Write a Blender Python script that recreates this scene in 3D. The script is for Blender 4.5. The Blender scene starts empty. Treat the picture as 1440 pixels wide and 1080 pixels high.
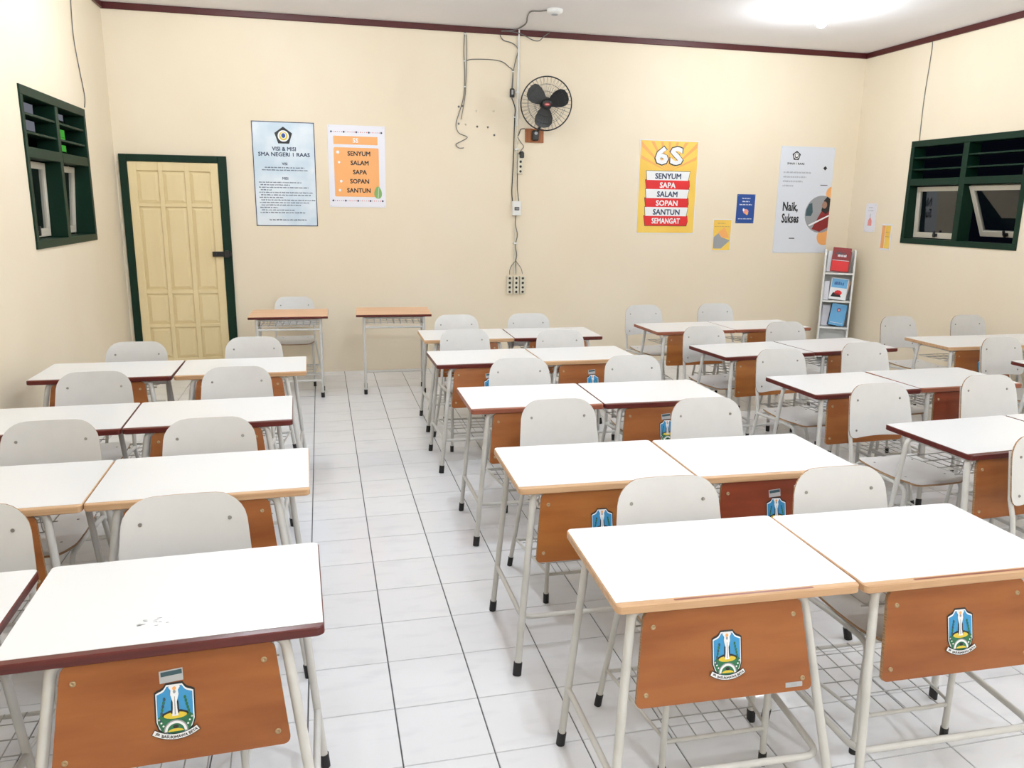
import bpy, math, random
from mathutils import Vector, Matrix
random.seed(7)
scene = bpy.context.scene
COL = scene.collection
PI = math.pi
# ------------------------------------------------------------------ camera
CAM = Vector((0, 0, 1.750))
RT = Vector((0.9723014, -0.2332958, 0.0142507)); UP = Vector((0.0382881, 0.2191262, 0.9749449)); FW = Vector((0.2305733, 0.9473947, -0.2219892))
FPX = 1100.2
cd = bpy.data.cameras.new('camera'); cam = bpy.data.objects.new('camera', cd); COL.objects.link(cam)
m = Matrix((RT, UP, -FW)).transposed().to_4x4(); m.translation = CAM
cam.matrix_world = m
cd.sensor_width = 36; cd.lens = FPX / 1440 * 36; cd.clip_start = 0.05
scene.camera = cam
# ------------------------------------------------------------------ world, exposure
w = bpy.data.worlds.new('night_sky'); scene.world = w; w.use_nodes = True
w.node_tree.nodes['Background'].inputs[0].default_value = (0.0015, 0.002, 0.004, 1)
w.node_tree.nodes['Background'].inputs[1].default_value = 1.0
vs = scene.view_settings
vs.view_transform = 'Standard'; vs.look = 'None'; vs.gamma = 1; vs.use_curve_mapping = False
vs.exposure = 0.0
BULB_STRENGTH = 670.0
BULBS = [(0.9, 4.1), (4.42, 6.68), (4.42, 2.0), (0.9, 1.2), (0.9, -1.5), (4.42, -1.5), (-0.6, 6.2)]  # all but the right back bulb are added out of view as fill
# room planes
LX, RX, BY, FY, CZ = -1.875, 6.18, 8.384, -2.6, 3.51

def ray(px, py): return (FW * FPX + RT * (px - 720) + UP * (540 - py))
def on_back(px, py, y=BY):
    d = ray(px, py); k = y / d.y; return Vector((d.x * k, y, CAM.z + d.z * k))
def on_side(px, py, x):
    d = ray(px, py); k = x / d.x; return Vector((x, d.y * k, CAM.z + d.z * k))

# ------------------------------------------------------------------ materials
def mat(name, color, rough=0.5, metal=0.0, noise=None, spec=0.5, emit=None, coat=0, trans=0):
    M = bpy.data.materials.new(name); M.use_nodes = True
    nt = M.node_tree; b = nt.nodes['Principled BSDF']
    c = (*color, 1)
    b.inputs['Base Color'].default_value = c
    b.inputs['Roughness'].default_value = rough; b.inputs['Metallic'].default_value = metal
    b.inputs['Specular IOR Level'].default_value = spec
    b.inputs['Coat Weight'].default_value = coat
    b.inputs['Transmission Weight'].default_value = trans
    if emit:
        b.inputs['Emission Color'].default_value = (*emit[0], 1); b.inputs['Emission Strength'].default_value = emit[1]
    if noise:
        # noise = (scale vec, color2, detail, lo, hi, coords, bump)
        sc, c2, det, lo, hi, coords, bump = noise
        tc = nt.nodes.new('ShaderNodeTexCoord'); mp = nt.nodes.new('ShaderNodeMapping')
        mp.inputs['Scale'].default_value = sc
        n = nt.nodes.new('ShaderNodeTexNoise'); n.inputs['Detail'].default_value = det; n.inputs['Scale'].default_value = 1
        r = nt.nodes.new('ShaderNodeMapRange'); r.inputs['From Min'].default_value = lo; r.inputs['From Max'].default_value = hi
        mx = nt.nodes.new('ShaderNodeMix'); mx.data_type = 'RGBA'
        mx.inputs[6].default_value = c; mx.inputs[7].default_value = (*c2, 1)
        if coords == 'World':
            g = nt.nodes.new('ShaderNodeNewGeometry'); nt.links.new(g.outputs['Position'], mp.inputs[0])
        elif coords == 'Varied':     # object coordinates shifted for each copy
            oi = nt.nodes.new('ShaderNodeObjectInfo'); ad = nt.nodes.new('ShaderNodeVectorMath'); ad.operation = 'ADD'
            ml = nt.nodes.new('ShaderNodeMath'); ml.operation = 'MULTIPLY'; ml.inputs[1].default_value = 13.0
            nt.links.new(oi.outputs['Random'], ml.inputs[0]); nt.links.new(tc.outputs['Object'], ad.inputs[0]); nt.links.new(ml.outputs[0], ad.inputs[1])
            nt.links.new(ad.outputs[0], mp.inputs[0])
        else:
            nt.links.new(tc.outputs['Object'], mp.inputs[0])
        nt.links.new(mp.outputs[0], n.inputs['Vector']); nt.links.new(n.outputs['Fac'], r.inputs['Value'])
        nt.links.new(r.outputs[0], mx.inputs[0]); nt.links.new(mx.outputs[2], b.inputs['Base Color'])
        if bump:
            bp = nt.nodes.new('ShaderNodeBump'); bp.inputs['Strength'].default_value = bump; bp.inputs['Distance'].default_value = 0.01
            nt.links.new(n.outputs['Fac'], bp.inputs['Height']); nt.links.new(bp.outputs[0], b.inputs['Normal'])
    return M
M = {}
M['wall'] = mat('cream_paint', (0.825, 0.715, 0.545), 0.62, noise=((1.3, 1.3, 0.9), (0.85, 0.75, 0.595), 5, .35, .7, 'World', 0.04), spec=.3)
M['ceiling'] = mat('ceiling_paint', (0.90, 0.87, 0.875), 0.8, noise=((0.8, 0.8, 0.8), (0.85, 0.82, 0.83), 3, .4, .7, 'World', 0.0), spec=.2)
M['cornice'] = mat('dark_red_wood', (0.075, 0.008, 0.008), 0.4)
M['tile'] = mat('white_floor_tile', (0.83, 0.84, 0.87), 0.14, noise=((5, 16, 5), (0.74, 0.75, 0.785), 6, .52, .82, 'World', 0.0), spec=.5)
M['grout'] = mat('dark_grout', (0.10, 0.10, 0.105), 0.9)
M['green'] = mat('dark_green_paint', (0.002, 0.022, 0.011), 0.5, spec=.25)
M['door'] = mat('yellow_cream_paint', (0.80, 0.655, 0.38), 0.5, noise=((9, 5, 2), (0.76, 0.61, 0.34), 4, .4, .8, 'Object', 0.0))
M['chip'] = mat('peeling_whitewash', (0.74, 0.67, 0.53), 0.8, noise=((20, 20, 9), (0.60, 0.54, 0.42), 4, .4, .7, 'World', 0.3))
M['laminate'] = mat('white_laminate', (0.82, 0.825, 0.835), 0.28, spec=.5)
M['scuffed'] = M['laminate']
M['chairply'] = mat('white_chair_laminate', (0.68, 0.675, 0.665), 0.38, noise=((14, 14, 14), (0.655, 0.65, 0.64), 4, .45, .75, 'Varied', 0))
M['plyedge'] = mat('plywood_edge', (0.46, 0.29, 0.15), 0.6, noise=((4, 4, 260), (0.26, 0.14, 0.07), 2, .4, .6, 'Object', 0))
M['light_wood'] = mat('pale_wood_lipping', (0.63, 0.40, 0.225), 0.45, noise=((3, 45, 60), (0.50, 0.28, 0.14), 5, .4, .75, 'Varied', 0.05))
M['red_wood'] = mat('dark_red_lipping', (0.125, 0.016, 0.011), 0.3, noise=((3, 45, 60), (0.065, 0.008, 0.007), 5, .4, .75, 'Varied', 0.05))
M['brown_wood'] = mat('red_brown_lipping', (0.33, 0.11, 0.06), 0.35, noise=((3, 45, 60), (0.22, 0.055, 0.03), 5, .4, .75, 'Varied', 0.05))
def panel_wood(n, a, b): return mat(n, a, 0.33, noise=((2.2, 9, 13), b, 6, .38, .72, 'Varied', 0.02))
M['panel_orange'] = panel_wood('orange_brown_plywood', (0.355, 0.120, 0.030), (0.235, 0.066, 0.014))
M['panel_red'] = panel_wood('red_brown_plywood', (0.25, 0.045, 0.014), (0.15, 0.024, 0.008))
M['panel_yellow'] = panel_wood('honey_plywood', (0.39, 0.14, 0.030), (0.27, 0.080, 0.016))
M['enamel'] = mat('white_enamelled_steel', (0.63, 0.62, 0.59), 0.32, noise=((9, 9, 9), (0.55, 0.54, 0.505), 4, .5, .8, 'Object', 0.0))
M['steelwire'] = mat('grey_wire', (0.52, 0.51, 0.49), 0.35)
M['chromebar'] = mat('worn_steel_rod', (0.42, 0.42, 0.42), 0.3, metal=.6)
M['rubber'] = mat('black_rubber', (0.010, 0.010, 0.011), 0.5)
M['bolt'] = mat('steel_bolt', (0.30, 0.29, 0.28), 0.35, metal=.8)
M['brass'] = mat('dull_brass_bolt', (0.42, 0.30, 0.17), 0.4, metal=.5)
M['orange_top'] = mat('orange_wood_top', (0.84, 0.53, 0.33), 0.4, noise=((2, 14, 5), (0.77, 0.45, 0.26), 5, .4, .7, 'Object', 0))
M['black'] = mat('black_plastic', (0.012, 0.013, 0.014), 0.35)
M['blackprint'] = mat('black_print', (0.02, 0.02, 0.022), 0.6)
M['greyprint'] = mat('grey_print', (0.40, 0.42, 0.46), 0.6)
M['navyprint'] = mat('navy_print', (0.03, 0.05, 0.11), 0.6)
M['white'] = mat('white_print', (0.85, 0.86, 0.88), 0.45)
M['whiteplastic'] = mat('white_plastic', (0.80, 0.80, 0.78), 0.35)
M['ivory'] = mat('ivory_plastic', (0.74, 0.69, 0.56), 0.4)
M['palesky'] = mat('pale_blue_print', (0.56, 0.68, 0.79), 0.4, noise=((3, 3, 3), (0.74, 0.81, 0.88), 3, .4, .6, 'Object', 0))
M['coolwhite'] = mat('cool_white_print', (0.72, 0.75, 0.82), 0.4)
M['lilacwhite'] = mat('lilac_white_print', (0.80, 0.79, 0.86), 0.4)
M['orangeprint'] = mat('orange_print', (0.90, 0.42, 0.14), 0.45)
M['amber'] = mat('amber_print', (0.87, 0.55, 0.09), 0.45, noise=((2, 2, 2), (0.90, 0.62, 0.12), 2, .4, .6, 'Object', 0))
M['ray'] = mat('orange_ray_print', (0.86, 0.40, 0.12), 0.45)
M['redprint'] = mat('red_print', (0.72, 0.018, 0.022), 0.45)
M['darkred'] = mat('deep_red_print', (0.25, 0.018, 0.02), 0.45)
M['blueprint'] = mat('royal_blue_print', (0.015, 0.07, 0.30), 0.45)
M['skyblue'] = mat('sky_blue_print', (0.045, 0.30, 0.60), 0.45)
M['lightblue'] = mat('light_blue_cover', (0.14, 0.42, 0.72), 0.4)
M['leafgreen'] = mat('green_print', (0.025, 0.17, 0.075), 0.5)
M['leaflight'] = mat('light_green_print', (0.22, 0.42, 0.13), 0.5)
M['yellowprint'] = mat('yellow_print', (0.72, 0.55, 0.05), 0.5)
M['pink'] = mat('pink_print', (0.80, 0.30, 0.28), 0.5)
M['greyphoto'] = mat('grey_photo_print', (0.33, 0.34, 0.36), 0.5)
M['skin'] = mat('brown_photo_print', (0.36, 0.20, 0.14), 0.5)
M['teal'] = mat('dull_teal_print', (0.04, 0.09, 0.11), 0.5)
M['silver'] = mat('silver_sticker', (0.45, 0.46, 0.47), 0.35)
M['brownwood'] = mat('brown_board', (0.40, 0.13, 0.035), 0.45, noise=((30, 3, 3), (0.28, 0.08, 0.02), 4, .4, .7, 'Object', 0))
M['cablegrey'] = mat('grey_cable', (0.16, 0.15, 0.14), 0.5)
M['cablepale'] = mat('pale_cable', (0.42, 0.38, 0.31), 0.5)
M['glass'] = mat('night_window_glass', (0.9, 0.95, 0.95), 0.03, trans=1.0)
M['sash'] = mat('cream_sash_paint', (0.62, 0.57, 0.47), 0.45)
M['bulb'] = mat('glowing_bulb', (1, 1, 1), 0.5, emit=((0.86, 0.935, 1.0), BULB_STRENGTH))
M['darkyard'] = mat('dark_outside_wall', (0.05, 0.055, 0.06), 0.8)
M['greenlit'] = mat('green_lit_pane', (0.03, 0.2, 0.02), 0.5, emit=((0.10, 0.62, 0.07), 0.55))
M['greylit'] = mat('grey_lit_pane', (0.1, 0.1, 0.12), 0.5, emit=((0.30, 0.31, 0.36), 0.5))
M['mesh'] = mat('black_wire_guard', (0.02, 0.02, 0.02), 0.4)
M['hole'] = mat('dark_slot', (0.03, 0.025, 0.02), 0.7)
M['smudge'] = mat('pale_smudge', (0.62, 0.62, 0.62), 0.6)

# ------------------------------------------------------------------ mesh builder
_text_cache = {}
def text_geo(s, bold):
    key = (s, bold)
    if key in _text_cache: return _text_cache[key]
    cu = bpy.data.curves.new('t', 'FONT'); cu.body = s; cu.size = 1; cu.offset = bold; cu.resolution_u = 2
    o = bpy.data.objects.new('t', cu); COL.objects.link(o)
    dg = bpy.context.evaluated_depsgraph_get(); dg.update()
    me = bpy.data.meshes.new_from_object(o.evaluated_get(dg))
    vs_ = [(v.co.x, v.co.y) for v in me.vertices]; fs = [tuple(p.vertices) for p in me.polygons]
    bpy.data.objects.remove(o); bpy.data.meshes.remove(me); bpy.data.curves.remove(cu)
    x0 = min(v[0] for v in vs_); x1 = max(v[0] for v in vs_); y0 = min(v[1] for v in vs_); y1 = max(v[1] for v in vs_)
    vs_ = [((x - x0) / (x1 - x0) - .5, (y - y0) / (y1 - y0) - .5) for x, y in vs_]
    r = (vs_, fs, (x1 - x0) / (y1 - y0)); _text_cache[key] = r
    return r
class MB:
    def __init__(s): s.v = []; s.f = []; s.m = []; s.sm = []; s.xf = None
    def add(s, vs_, fs, mi=0, smooth=False):
        n = len(s.v)
        for p in vs_:
            p = Vector(p); s.v.append(s.xf @ p if s.xf else p)
        for f in fs: s.f.append([n + i for i in f]); s.m.append(mi); s.sm.append(smooth)
    def box(s, x0, x1, y0, y1, z0, z1, mi=0):
        s.add([(x0,y0,z0),(x1,y0,z0),(x1,y1,z0),(x0,y1,z0),(x0,y0,z1),(x1,y0,z1),(x1,y1,z1),(x0,y1,z1)],
              [(0,3,2,1),(4,5,6,7),(0,1,5,4),(1,2,6,5),(2,3,7,6),(3,0,4,7)], mi)
    def bbox(s, x0, x1, y0, y1, z0, z1, b=0.003, mi=0):      # bevelled box
        P = []
        def idx(ix, iy, iz, ax): return P.index((ix, iy, iz, ax))
        vs_ = []
        for iz in (0, 1):
            for iy in (0, 1):
                for ix in (0, 1):
                    X = (x0, x1)[ix]; Y = (y0, y1)[iy]; Z = (z0, z1)[iz]
                    dx = b if ix == 0 else -b; dy = b if iy == 0 else -b; dz = b if iz == 0 else -b
                    P.append((ix, iy, iz, 0)); vs_.append((X, Y + dy, Z + dz))
                    P.append((ix, iy, iz, 1)); vs_.append((X + dx, Y, Z + dz))
                    P.append((ix, iy, iz, 2)); vs_.append((X + dx, Y + dy, Z))
        F = []
        q = [(0, 0), (1, 0), (1, 1), (0, 1)]
        for c in (0, 1):
            F.append([idx(c, a, d, 0) for a, d in q]); F.append([idx(a, c, d, 1) for a, d in q]); F.append([idx(a, d, c, 2) for a, d in q])
        for a in (0, 1):
            for d in (0, 1):
                F.append([idx(0, a, d, 1), idx(1, a, d, 1), idx(1, a, d, 2), idx(0, a, d, 2)])
                F.append([idx(a, 0, d, 0), idx(a, 1, d, 0), idx(a, 1, d, 2), idx(a, 0, d, 2)])
                F.append([idx(a, d, 0, 0), idx(a, d, 1, 0), idx(a, d, 1, 1), idx(a, d, 0, 1)])
                for e in (0, 1): F.append([idx(a, d, e, 0), idx(a, d, e, 1), idx(a, d, e, 2)])
        s.add(vs_, F, mi)
    def tube(s, pts, r, n=8, mi=0, closed=False, cap=True):
        pts = [Vector(p) for p in pts]
        N = len(pts); rings = []; prev = None
        for i, p in enumerate(pts):
            if closed: t = pts[(i + 1) % N] - pts[i - 1]
            elif i == 0: t = pts[1] - p
            elif i == N - 1: t = p - pts[-2]
            else: t = (pts[i + 1] - p).normalized() + (p - pts[i - 1]).normalized()
            t.normalize()
            if prev is None:
                a = Vector((0, 0, 1)) if abs(t.z) < .9 else Vector((1, 0, 0)); u = t.cross(a).normalized()
            else: u = (prev - t * prev.dot(t)).normalized()
            prev = u; w_ = t.cross(u)
            rr = r[i] if isinstance(r, (list, tuple)) else r
            rings.append([p + u * math.cos(2*PI*k/n) * rr + w_ * math.sin(2*PI*k/n) * rr for k in range(n)])
        vs_ = [q for rg in rings for q in rg]; F = []
        for i in range(N if closed else N - 1):
            a = i * n; b = ((i + 1) % N) * n
            for k in range(n): F.append((a + k, a + (k+1) % n, b + (k+1) % n, b + k))
        s.add(vs_, F, mi, True)
        if cap and not closed:
            s.add(rings[0], [tuple(range(n - 1, -1, -1))], mi); s.add(rings[-1], [tuple(range(n))], mi)
    def poly(s, pts, y, mi=0):                     # flat outline in the x-z plane at depth y, facing -y
        s.add([(x, y, z) for x, z in pts], [tuple(range(len(pts)))], mi)
    def prism(s, pts, y0, y1, mi=0, mi_side=None):
        n = len(pts)
        s.add([(x, y0, z) for x, z in pts] + [(x, y1, z) for x, z in pts], [tuple(range(n)), tuple(range(2*n - 1, n - 1, -1))], mi)
        s.add([(x, y0, z) for x, z in pts] + [(x, y1, z) for x, z in pts], [(i, n + i, n + (i+1) % n, (i+1) % n) for i in range(n)], mi if mi_side is None else mi_side)
    def disk(s, cx, cz, rx, rz, y, mi=0, n=20, a0=0, a1=2*PI):
        s.poly([(cx + rx*math.cos(a0 + (a1-a0)*k/n), cz + rz*math.sin(a0 + (a1-a0)*k/n)) for k in range(n if a1-a0 > 6.2 else n + 1)], y, mi)
    def text(s, t, cx, cz, w_, h, y, mi=0, rot=0, bold=0.0, fit=False):
        heavy = 0 < bold < .03                       # heavier strokes from shifted copies of the thin letters
        vs_, fs, asp = text_geo(t, 0 if heavy else bold)
        if not fit: w_ = min(w_, h * asp) if w_ else h * asp
        c, q = math.cos(rot), math.sin(rot); e = h * .035
        for n_, (ex, ez) in enumerate(((-e, -e), (e, -e), (e, e), (-e, e)) if heavy else ((0, 0),)):
            s.add([(cx + ex + c*x*w_ - q*z*h, y - .00005*n_, cz + ez + q*x*w_ + c*z*h) for x, z in vs_], fs, mi)
    def lathe(s, prof, n=16, mi=0, axis='z', c=(0, 0, 0)):
        vs_ = []; F = []
        for r, h in prof:
            for k in range(n):
                a = 2*PI*k/n; x, y = r*math.cos(a), r*math.sin(a)
                vs_.append((c[0]+x, c[1]+y, c[2]+h) if axis == 'z' else (c[0]+x, c[1]+h, c[2]+y))
        for i in range(len(prof) - 1):
            for k in range(n): F.append((i*n+k, i*n+(k+1) % n, (i+1)*n+(k+1) % n, (i+1)*n+k))
        s.add(vs_, F, mi, True)
        s.add(vs_[:n], [tuple(range(n))], mi); s.add(vs_[-n:], [tuple(range(n))], mi)
    def build(s, name, mats, parent=None, loc=None):
        me = bpy.data.meshes.new(name); me.from_pydata([tuple(v) for v in s.v], [], s.f)
        for x in (mats if isinstance(mats, (list, tuple)) else [mats]): me.materials.append(M[x] if isinstance(x, str) else x)
        me.polygons.foreach_set('material_index', s.m); me.polygons.foreach_set('use_smooth', s.sm)
        me.validate(); me.update()
        if s.xf is not None and s.xf.determinant() < 0: me.flip_normals()
        o = bpy.data.objects.new(name, me); COL.objects.link(o)
        if parent: o.parent = parent
        if loc: o.location = loc
        return o
def fillet(pts, r, n=4):
    pts = [Vector(p) for p in pts]; out = [pts[0]]
    for i in range(1, len(pts) - 1):
        a, b, c = pts[i-1], pts[i], pts[i+1]
        d1 = (a - b); d2 = (c - b); rr = min(r, d1.length * .45, d2.length * .45)
        p, q = b + d1.normalized() * rr, b + d2.normalized() * rr
        for k in range(n + 1):
            t = k / n; out.append(p * (1-t)**2 + b * 2*t*(1-t) + q * t*t)
    out.append(pts[-1]); return out
def smooth_path(pts, n=5):
    pts = [Vector(p) for p in pts]; out = []
    for i in range(len(pts) - 1):
        p0 = pts[max(i-1, 0)]; p1 = pts[i]; p2 = pts[i+1]; p3 = pts[min(i+2, len(pts)-1)]
        for k in range(n):
            t = k / n
            out.append(0.5 * ((2*p1) + (p2-p0)*t + (2*p0-5*p1+4*p2-p3)*t*t + (3*p1-p0-3*p2+p3)*t**3))
    out.append(pts[-1]); return out
def rrect(x0, x1, z0, z1, r, n=4, corners=(1, 1, 1, 1)):
    out = []
    for (cx, cz, a, on) in ((x0+r, z0+r, PI, corners[0]), (x1-r, z0+r, 1.5*PI, corners[1]), (x1-r, z1-r, 0, corners[2]), (x0+r, z1-r, .5*PI, corners[3])):
        if on:
            for k in range(n + 1): out.append((cx + r*math.cos(a + .5*PI*k/n), cz + r*math.sin(a + .5*PI*k/n)))
        else:
            out.append((x0 if cx < (x0+x1)/2 else x1, z0 if cz < (z0+z1)/2 else z1))
    return out
def thing(name, label, cat, loc=(0, 0, 0), rz=0, group=None):
    o = bpy.data.objects.new(name, None); COL.objects.link(o); o.empty_display_size = .1
    o.location = loc; o.rotation_euler = (0, 0, rz); tag(o, label, cat, group); return o
def tag(o, label, cat, group=None):
    o['label'] = label; o['category'] = cat
    if group: o['group'] = group
    return o
def struct(o): o['kind'] = 'structure'; return o
def copy_tree(o, parent=None):
    c = o.copy(); COL.objects.link(c); c.parent = parent
    for ch in list(o.children): copy_tree(ch, c)
    return c

# ------------------------------------------------------------------ room shell
T = 0.16
OPEN = (5.97, 7.475, 1.415, 2.48)            # window opening on both side walls: y0 y1 z0 z1
b = MB(); b.box(LX - T, RX + T, BY, BY + T, -.02, CZ); wall_back = struct(b.build('wall_back', 'wall'))
def side_wall(name, x0, x1):
    b = MB(); y0, y1, z0, z1 = OPEN
    b.box(x0, x1, FY, y0, -.02, CZ); b.box(x0, x1, y1, BY, -.02, CZ); b.box(x0, x1, y0, y1, -.02, z0); b.box(x0, x1, y0, y1, z1, CZ)
    return struct(b.build(name, 'wall'))
wall_left = side_wall('wall_left', LX - T, LX); wall_right = side_wall('wall_right', RX, RX + T)
b = MB(); b.box(LX - T, RX + T, FY - T, FY, -.02, CZ); struct(b.build('wall_front', 'wall'))
b = MB(); b.box(LX - T, RX + T, FY - T, BY + T, CZ, CZ + .08); ceiling = struct(b.build('ceiling', 'ceiling'))
# plug holes in the plaster
for px, py in ((645, 150), (650, 149), (670, 156), (694, 156), (655, 175), (671, 178), (645, 174), (686, 179), (695, 190)):
    p = on_back(px, py); b = MB(); b.lathe([(.004, 0), (.011, -.002), (.006, -.004)], 8, 0, 'y', (p.x, BY, p.z)); b.build('plug_hole', 'cablegrey' if (px + py) % 2 else 'chip', wall_back)
# cornice
for i, (x0, x1, y0, y1) in enumerate(((LX, RX, BY - .022, BY), (RX - .022, RX, FY, BY - .022), (LX, LX + .022, FY, BY - .022), (LX + .022, RX - .022, FY, FY + .022))):
    b = MB(); b.bbox(x0, x1, y0, y1, CZ - .058, CZ, .005); struct(b.build('trim_%d' % (i + 1), 'cornice'))
# floor: slab of grout, every tile its own piece up to the limit
b = MB(); b.box(LX - T, RX + T, FY - T, BY + T, -.03, -.004); floor = struct(b.build('floor', 'grout'))
TS = .30; TX, TY = .1928, 2.4791
def tile_geo(b, x0, x1, y0, y1):
    e = .0014; z0, z1 = -.006, 0
    b.add([(x0,y0,z0),(x1,y0,z0),(x1,y1,z0),(x0,y1,z0),(x0+e,y0+e,z1),(x1-e,y0+e,z1),(x1-e,y1-e,z1),(x0+e,y1-e,z1)],
          [(4,5,6,7),(0,1,5,4),(1,2,6,5),(2,3,7,6),(3,0,4,7)])
tiles = []
G = .0030
i0 = math.floor((LX - TX) / TS); i1 = math.ceil((RX - TX) / TS); j0 = math.floor((FY - TY) / TS); j1 = math.ceil((BY - TY) / TS)
for i in range(i0, i1):
    for j in range(j0, j1):
        x0, x1 = TX + i*TS, TX + (i+1)*TS; y0, y1 = TY + j*TS, TY + (j+1)*TS
        c = Vector(((x0+x1)/2, (y0+y1)/2, 0)); d = c - CAM; z = d.dot(FW)
        vis = z > .5 and abs(d.dot(RT)) / z < .70 and abs(d.dot(UP)) / z < .53
        whole = x0 >= LX and x1 <= RX and y0 >= FY and y1 <= BY
        tiles.append((0 if (vis and whole) else 1, d.length, x0, x1, y0, y1))
tiles.sort()
tb = MB(); tile_geo(tb, -TS/2 + G/2, TS/2 - G/2, -TS/2 + G/2, TS/2 - G/2)
tile_mesh = None; rest = MB(); n = 0
for pr, d, x0, x1, y0, y1 in tiles:
    if pr == 0 and n < 299:
        if tile_mesh is None:
            o = tb.build('tile', 'tile', floor); tile_mesh = o.data
        else:
            o = bpy.data.objects.new('tile', tile_mesh); COL.objects.link(o); o.parent = floor
        o.location = ((x0+x1)/2, (y0+y1)/2, 0); n += 1
    else:
        tile_geo(rest, max(x0 + G/2, LX), min(x1 - G/2, RX), max(y0 + G/2, FY), min(y1 - G/2, BY))
rest.build('tile_field', 'tile', floor)['kind'] = 'stuff'

# ------------------------------------------------------------------ door
door = bpy.data.objects.new('door_1', None); COL.objects.link(door); door.location = (-1.35, BY, 0); struct(door)
fx0, fx1, lx0, lx1, ztop, zl = -1.835, -.868, -1.768, -.948, 2.18, 2.115
b = MB()
b.bbox(fx0 + 1.35, lx0 + 1.35, -.035, 0, 0, ztop, .003); b.bbox(lx1 + 1.35, fx1 + 1.35, -.035, 0, 0, ztop, .003); b.bbox(lx0 + 1.35, lx1 + 1.35, -.035, 0, zl, ztop, .003)
b.build('door_frame', 'green', door)
b = MB(); b.box(lx0 + 1.352, lx1 + 1.348, -.006, -.001, .01, zl - .002); leaf = b.build('door_leaf', 'door', door)
cols = ((-1.690, -1.497), (-1.457, -1.260), (-1.214, -1.026)); rows = ((2.03, 1.726), (1.692, .890), (.848, .548), (.512, .20))
b = MB()                                   # stiles and rails
xs = [lx0 + .002] + [v for c in cols for v in c] + [lx1 - .002]
for k in range(0, 8, 2): b.bbox(xs[k] + 1.35, xs[k+1] + 1.35, -.024, -.006, .01, zl - .002, .003)
zs = [zl - .002] + [v for r in rows for v in r] + [.01]
for k in range(0, 10, 2):
    for c in cols: b.bbox(c[0] + 1.349, c[1] + 1.351, -.0235, -.006, zs[k+1], zs[k], .003)
b.build('stile_and_rail', 'door', leaf)
for c in cols:
    for r in rows:
        b = MB(); x0, x1, z1, z0 = c[0] + 1.35 + .001, c[1] + 1.35 - .001, r[0] - .001, r[1] + .001; e = .03
        b.add([(x0,-.0065,z0),(x1,-.0065,z0),(x1,-.0065,z1),(x0,-.0065,z1),(x0+.012,-.010,z0+.012),(x1-.012,-.010,z0+.012),(x1-.012,-.010,z1-.012),(x0+.012,-.010,z1-.012),
               (x0+e,-.018,z0+e),(x1-e,-.018,z0+e),(x1-e,-.018,z1-e),(x0+e,-.018,z1-e)],
              [(0,1,5,4),(1,2,6,5),(2,3,7,6),(3,0,4,7),(4,5,9,8),(5,6,10,9),(6,7,11,10),(7,4,8,11),(8,9,10,11)])
        b.build('door_panel', 'door', leaf)
b = MB(); b.bbox(.30, .475, -.05, -.022, 1.215, 1.265, .004); b.bbox(.415, .455, -.066, -.05, 1.205, 1.275, .004); b.lathe([(.006, -.075), (.006, -.05)], 8, 0, 'y', (.335, 0, 1.24))
b.build('hasp', 'black', door)
b = MB()
for k in range(16):
    z0 = .0 + k * .132; r1 = .022 + .012 * random.random()
    b.box(-1.835 + 1.35 - r1, -.486, -.006 - .003*random.random(), 0, z0, z0 + .132)
b.build('peeling_strip', 'chip', door)

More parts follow.
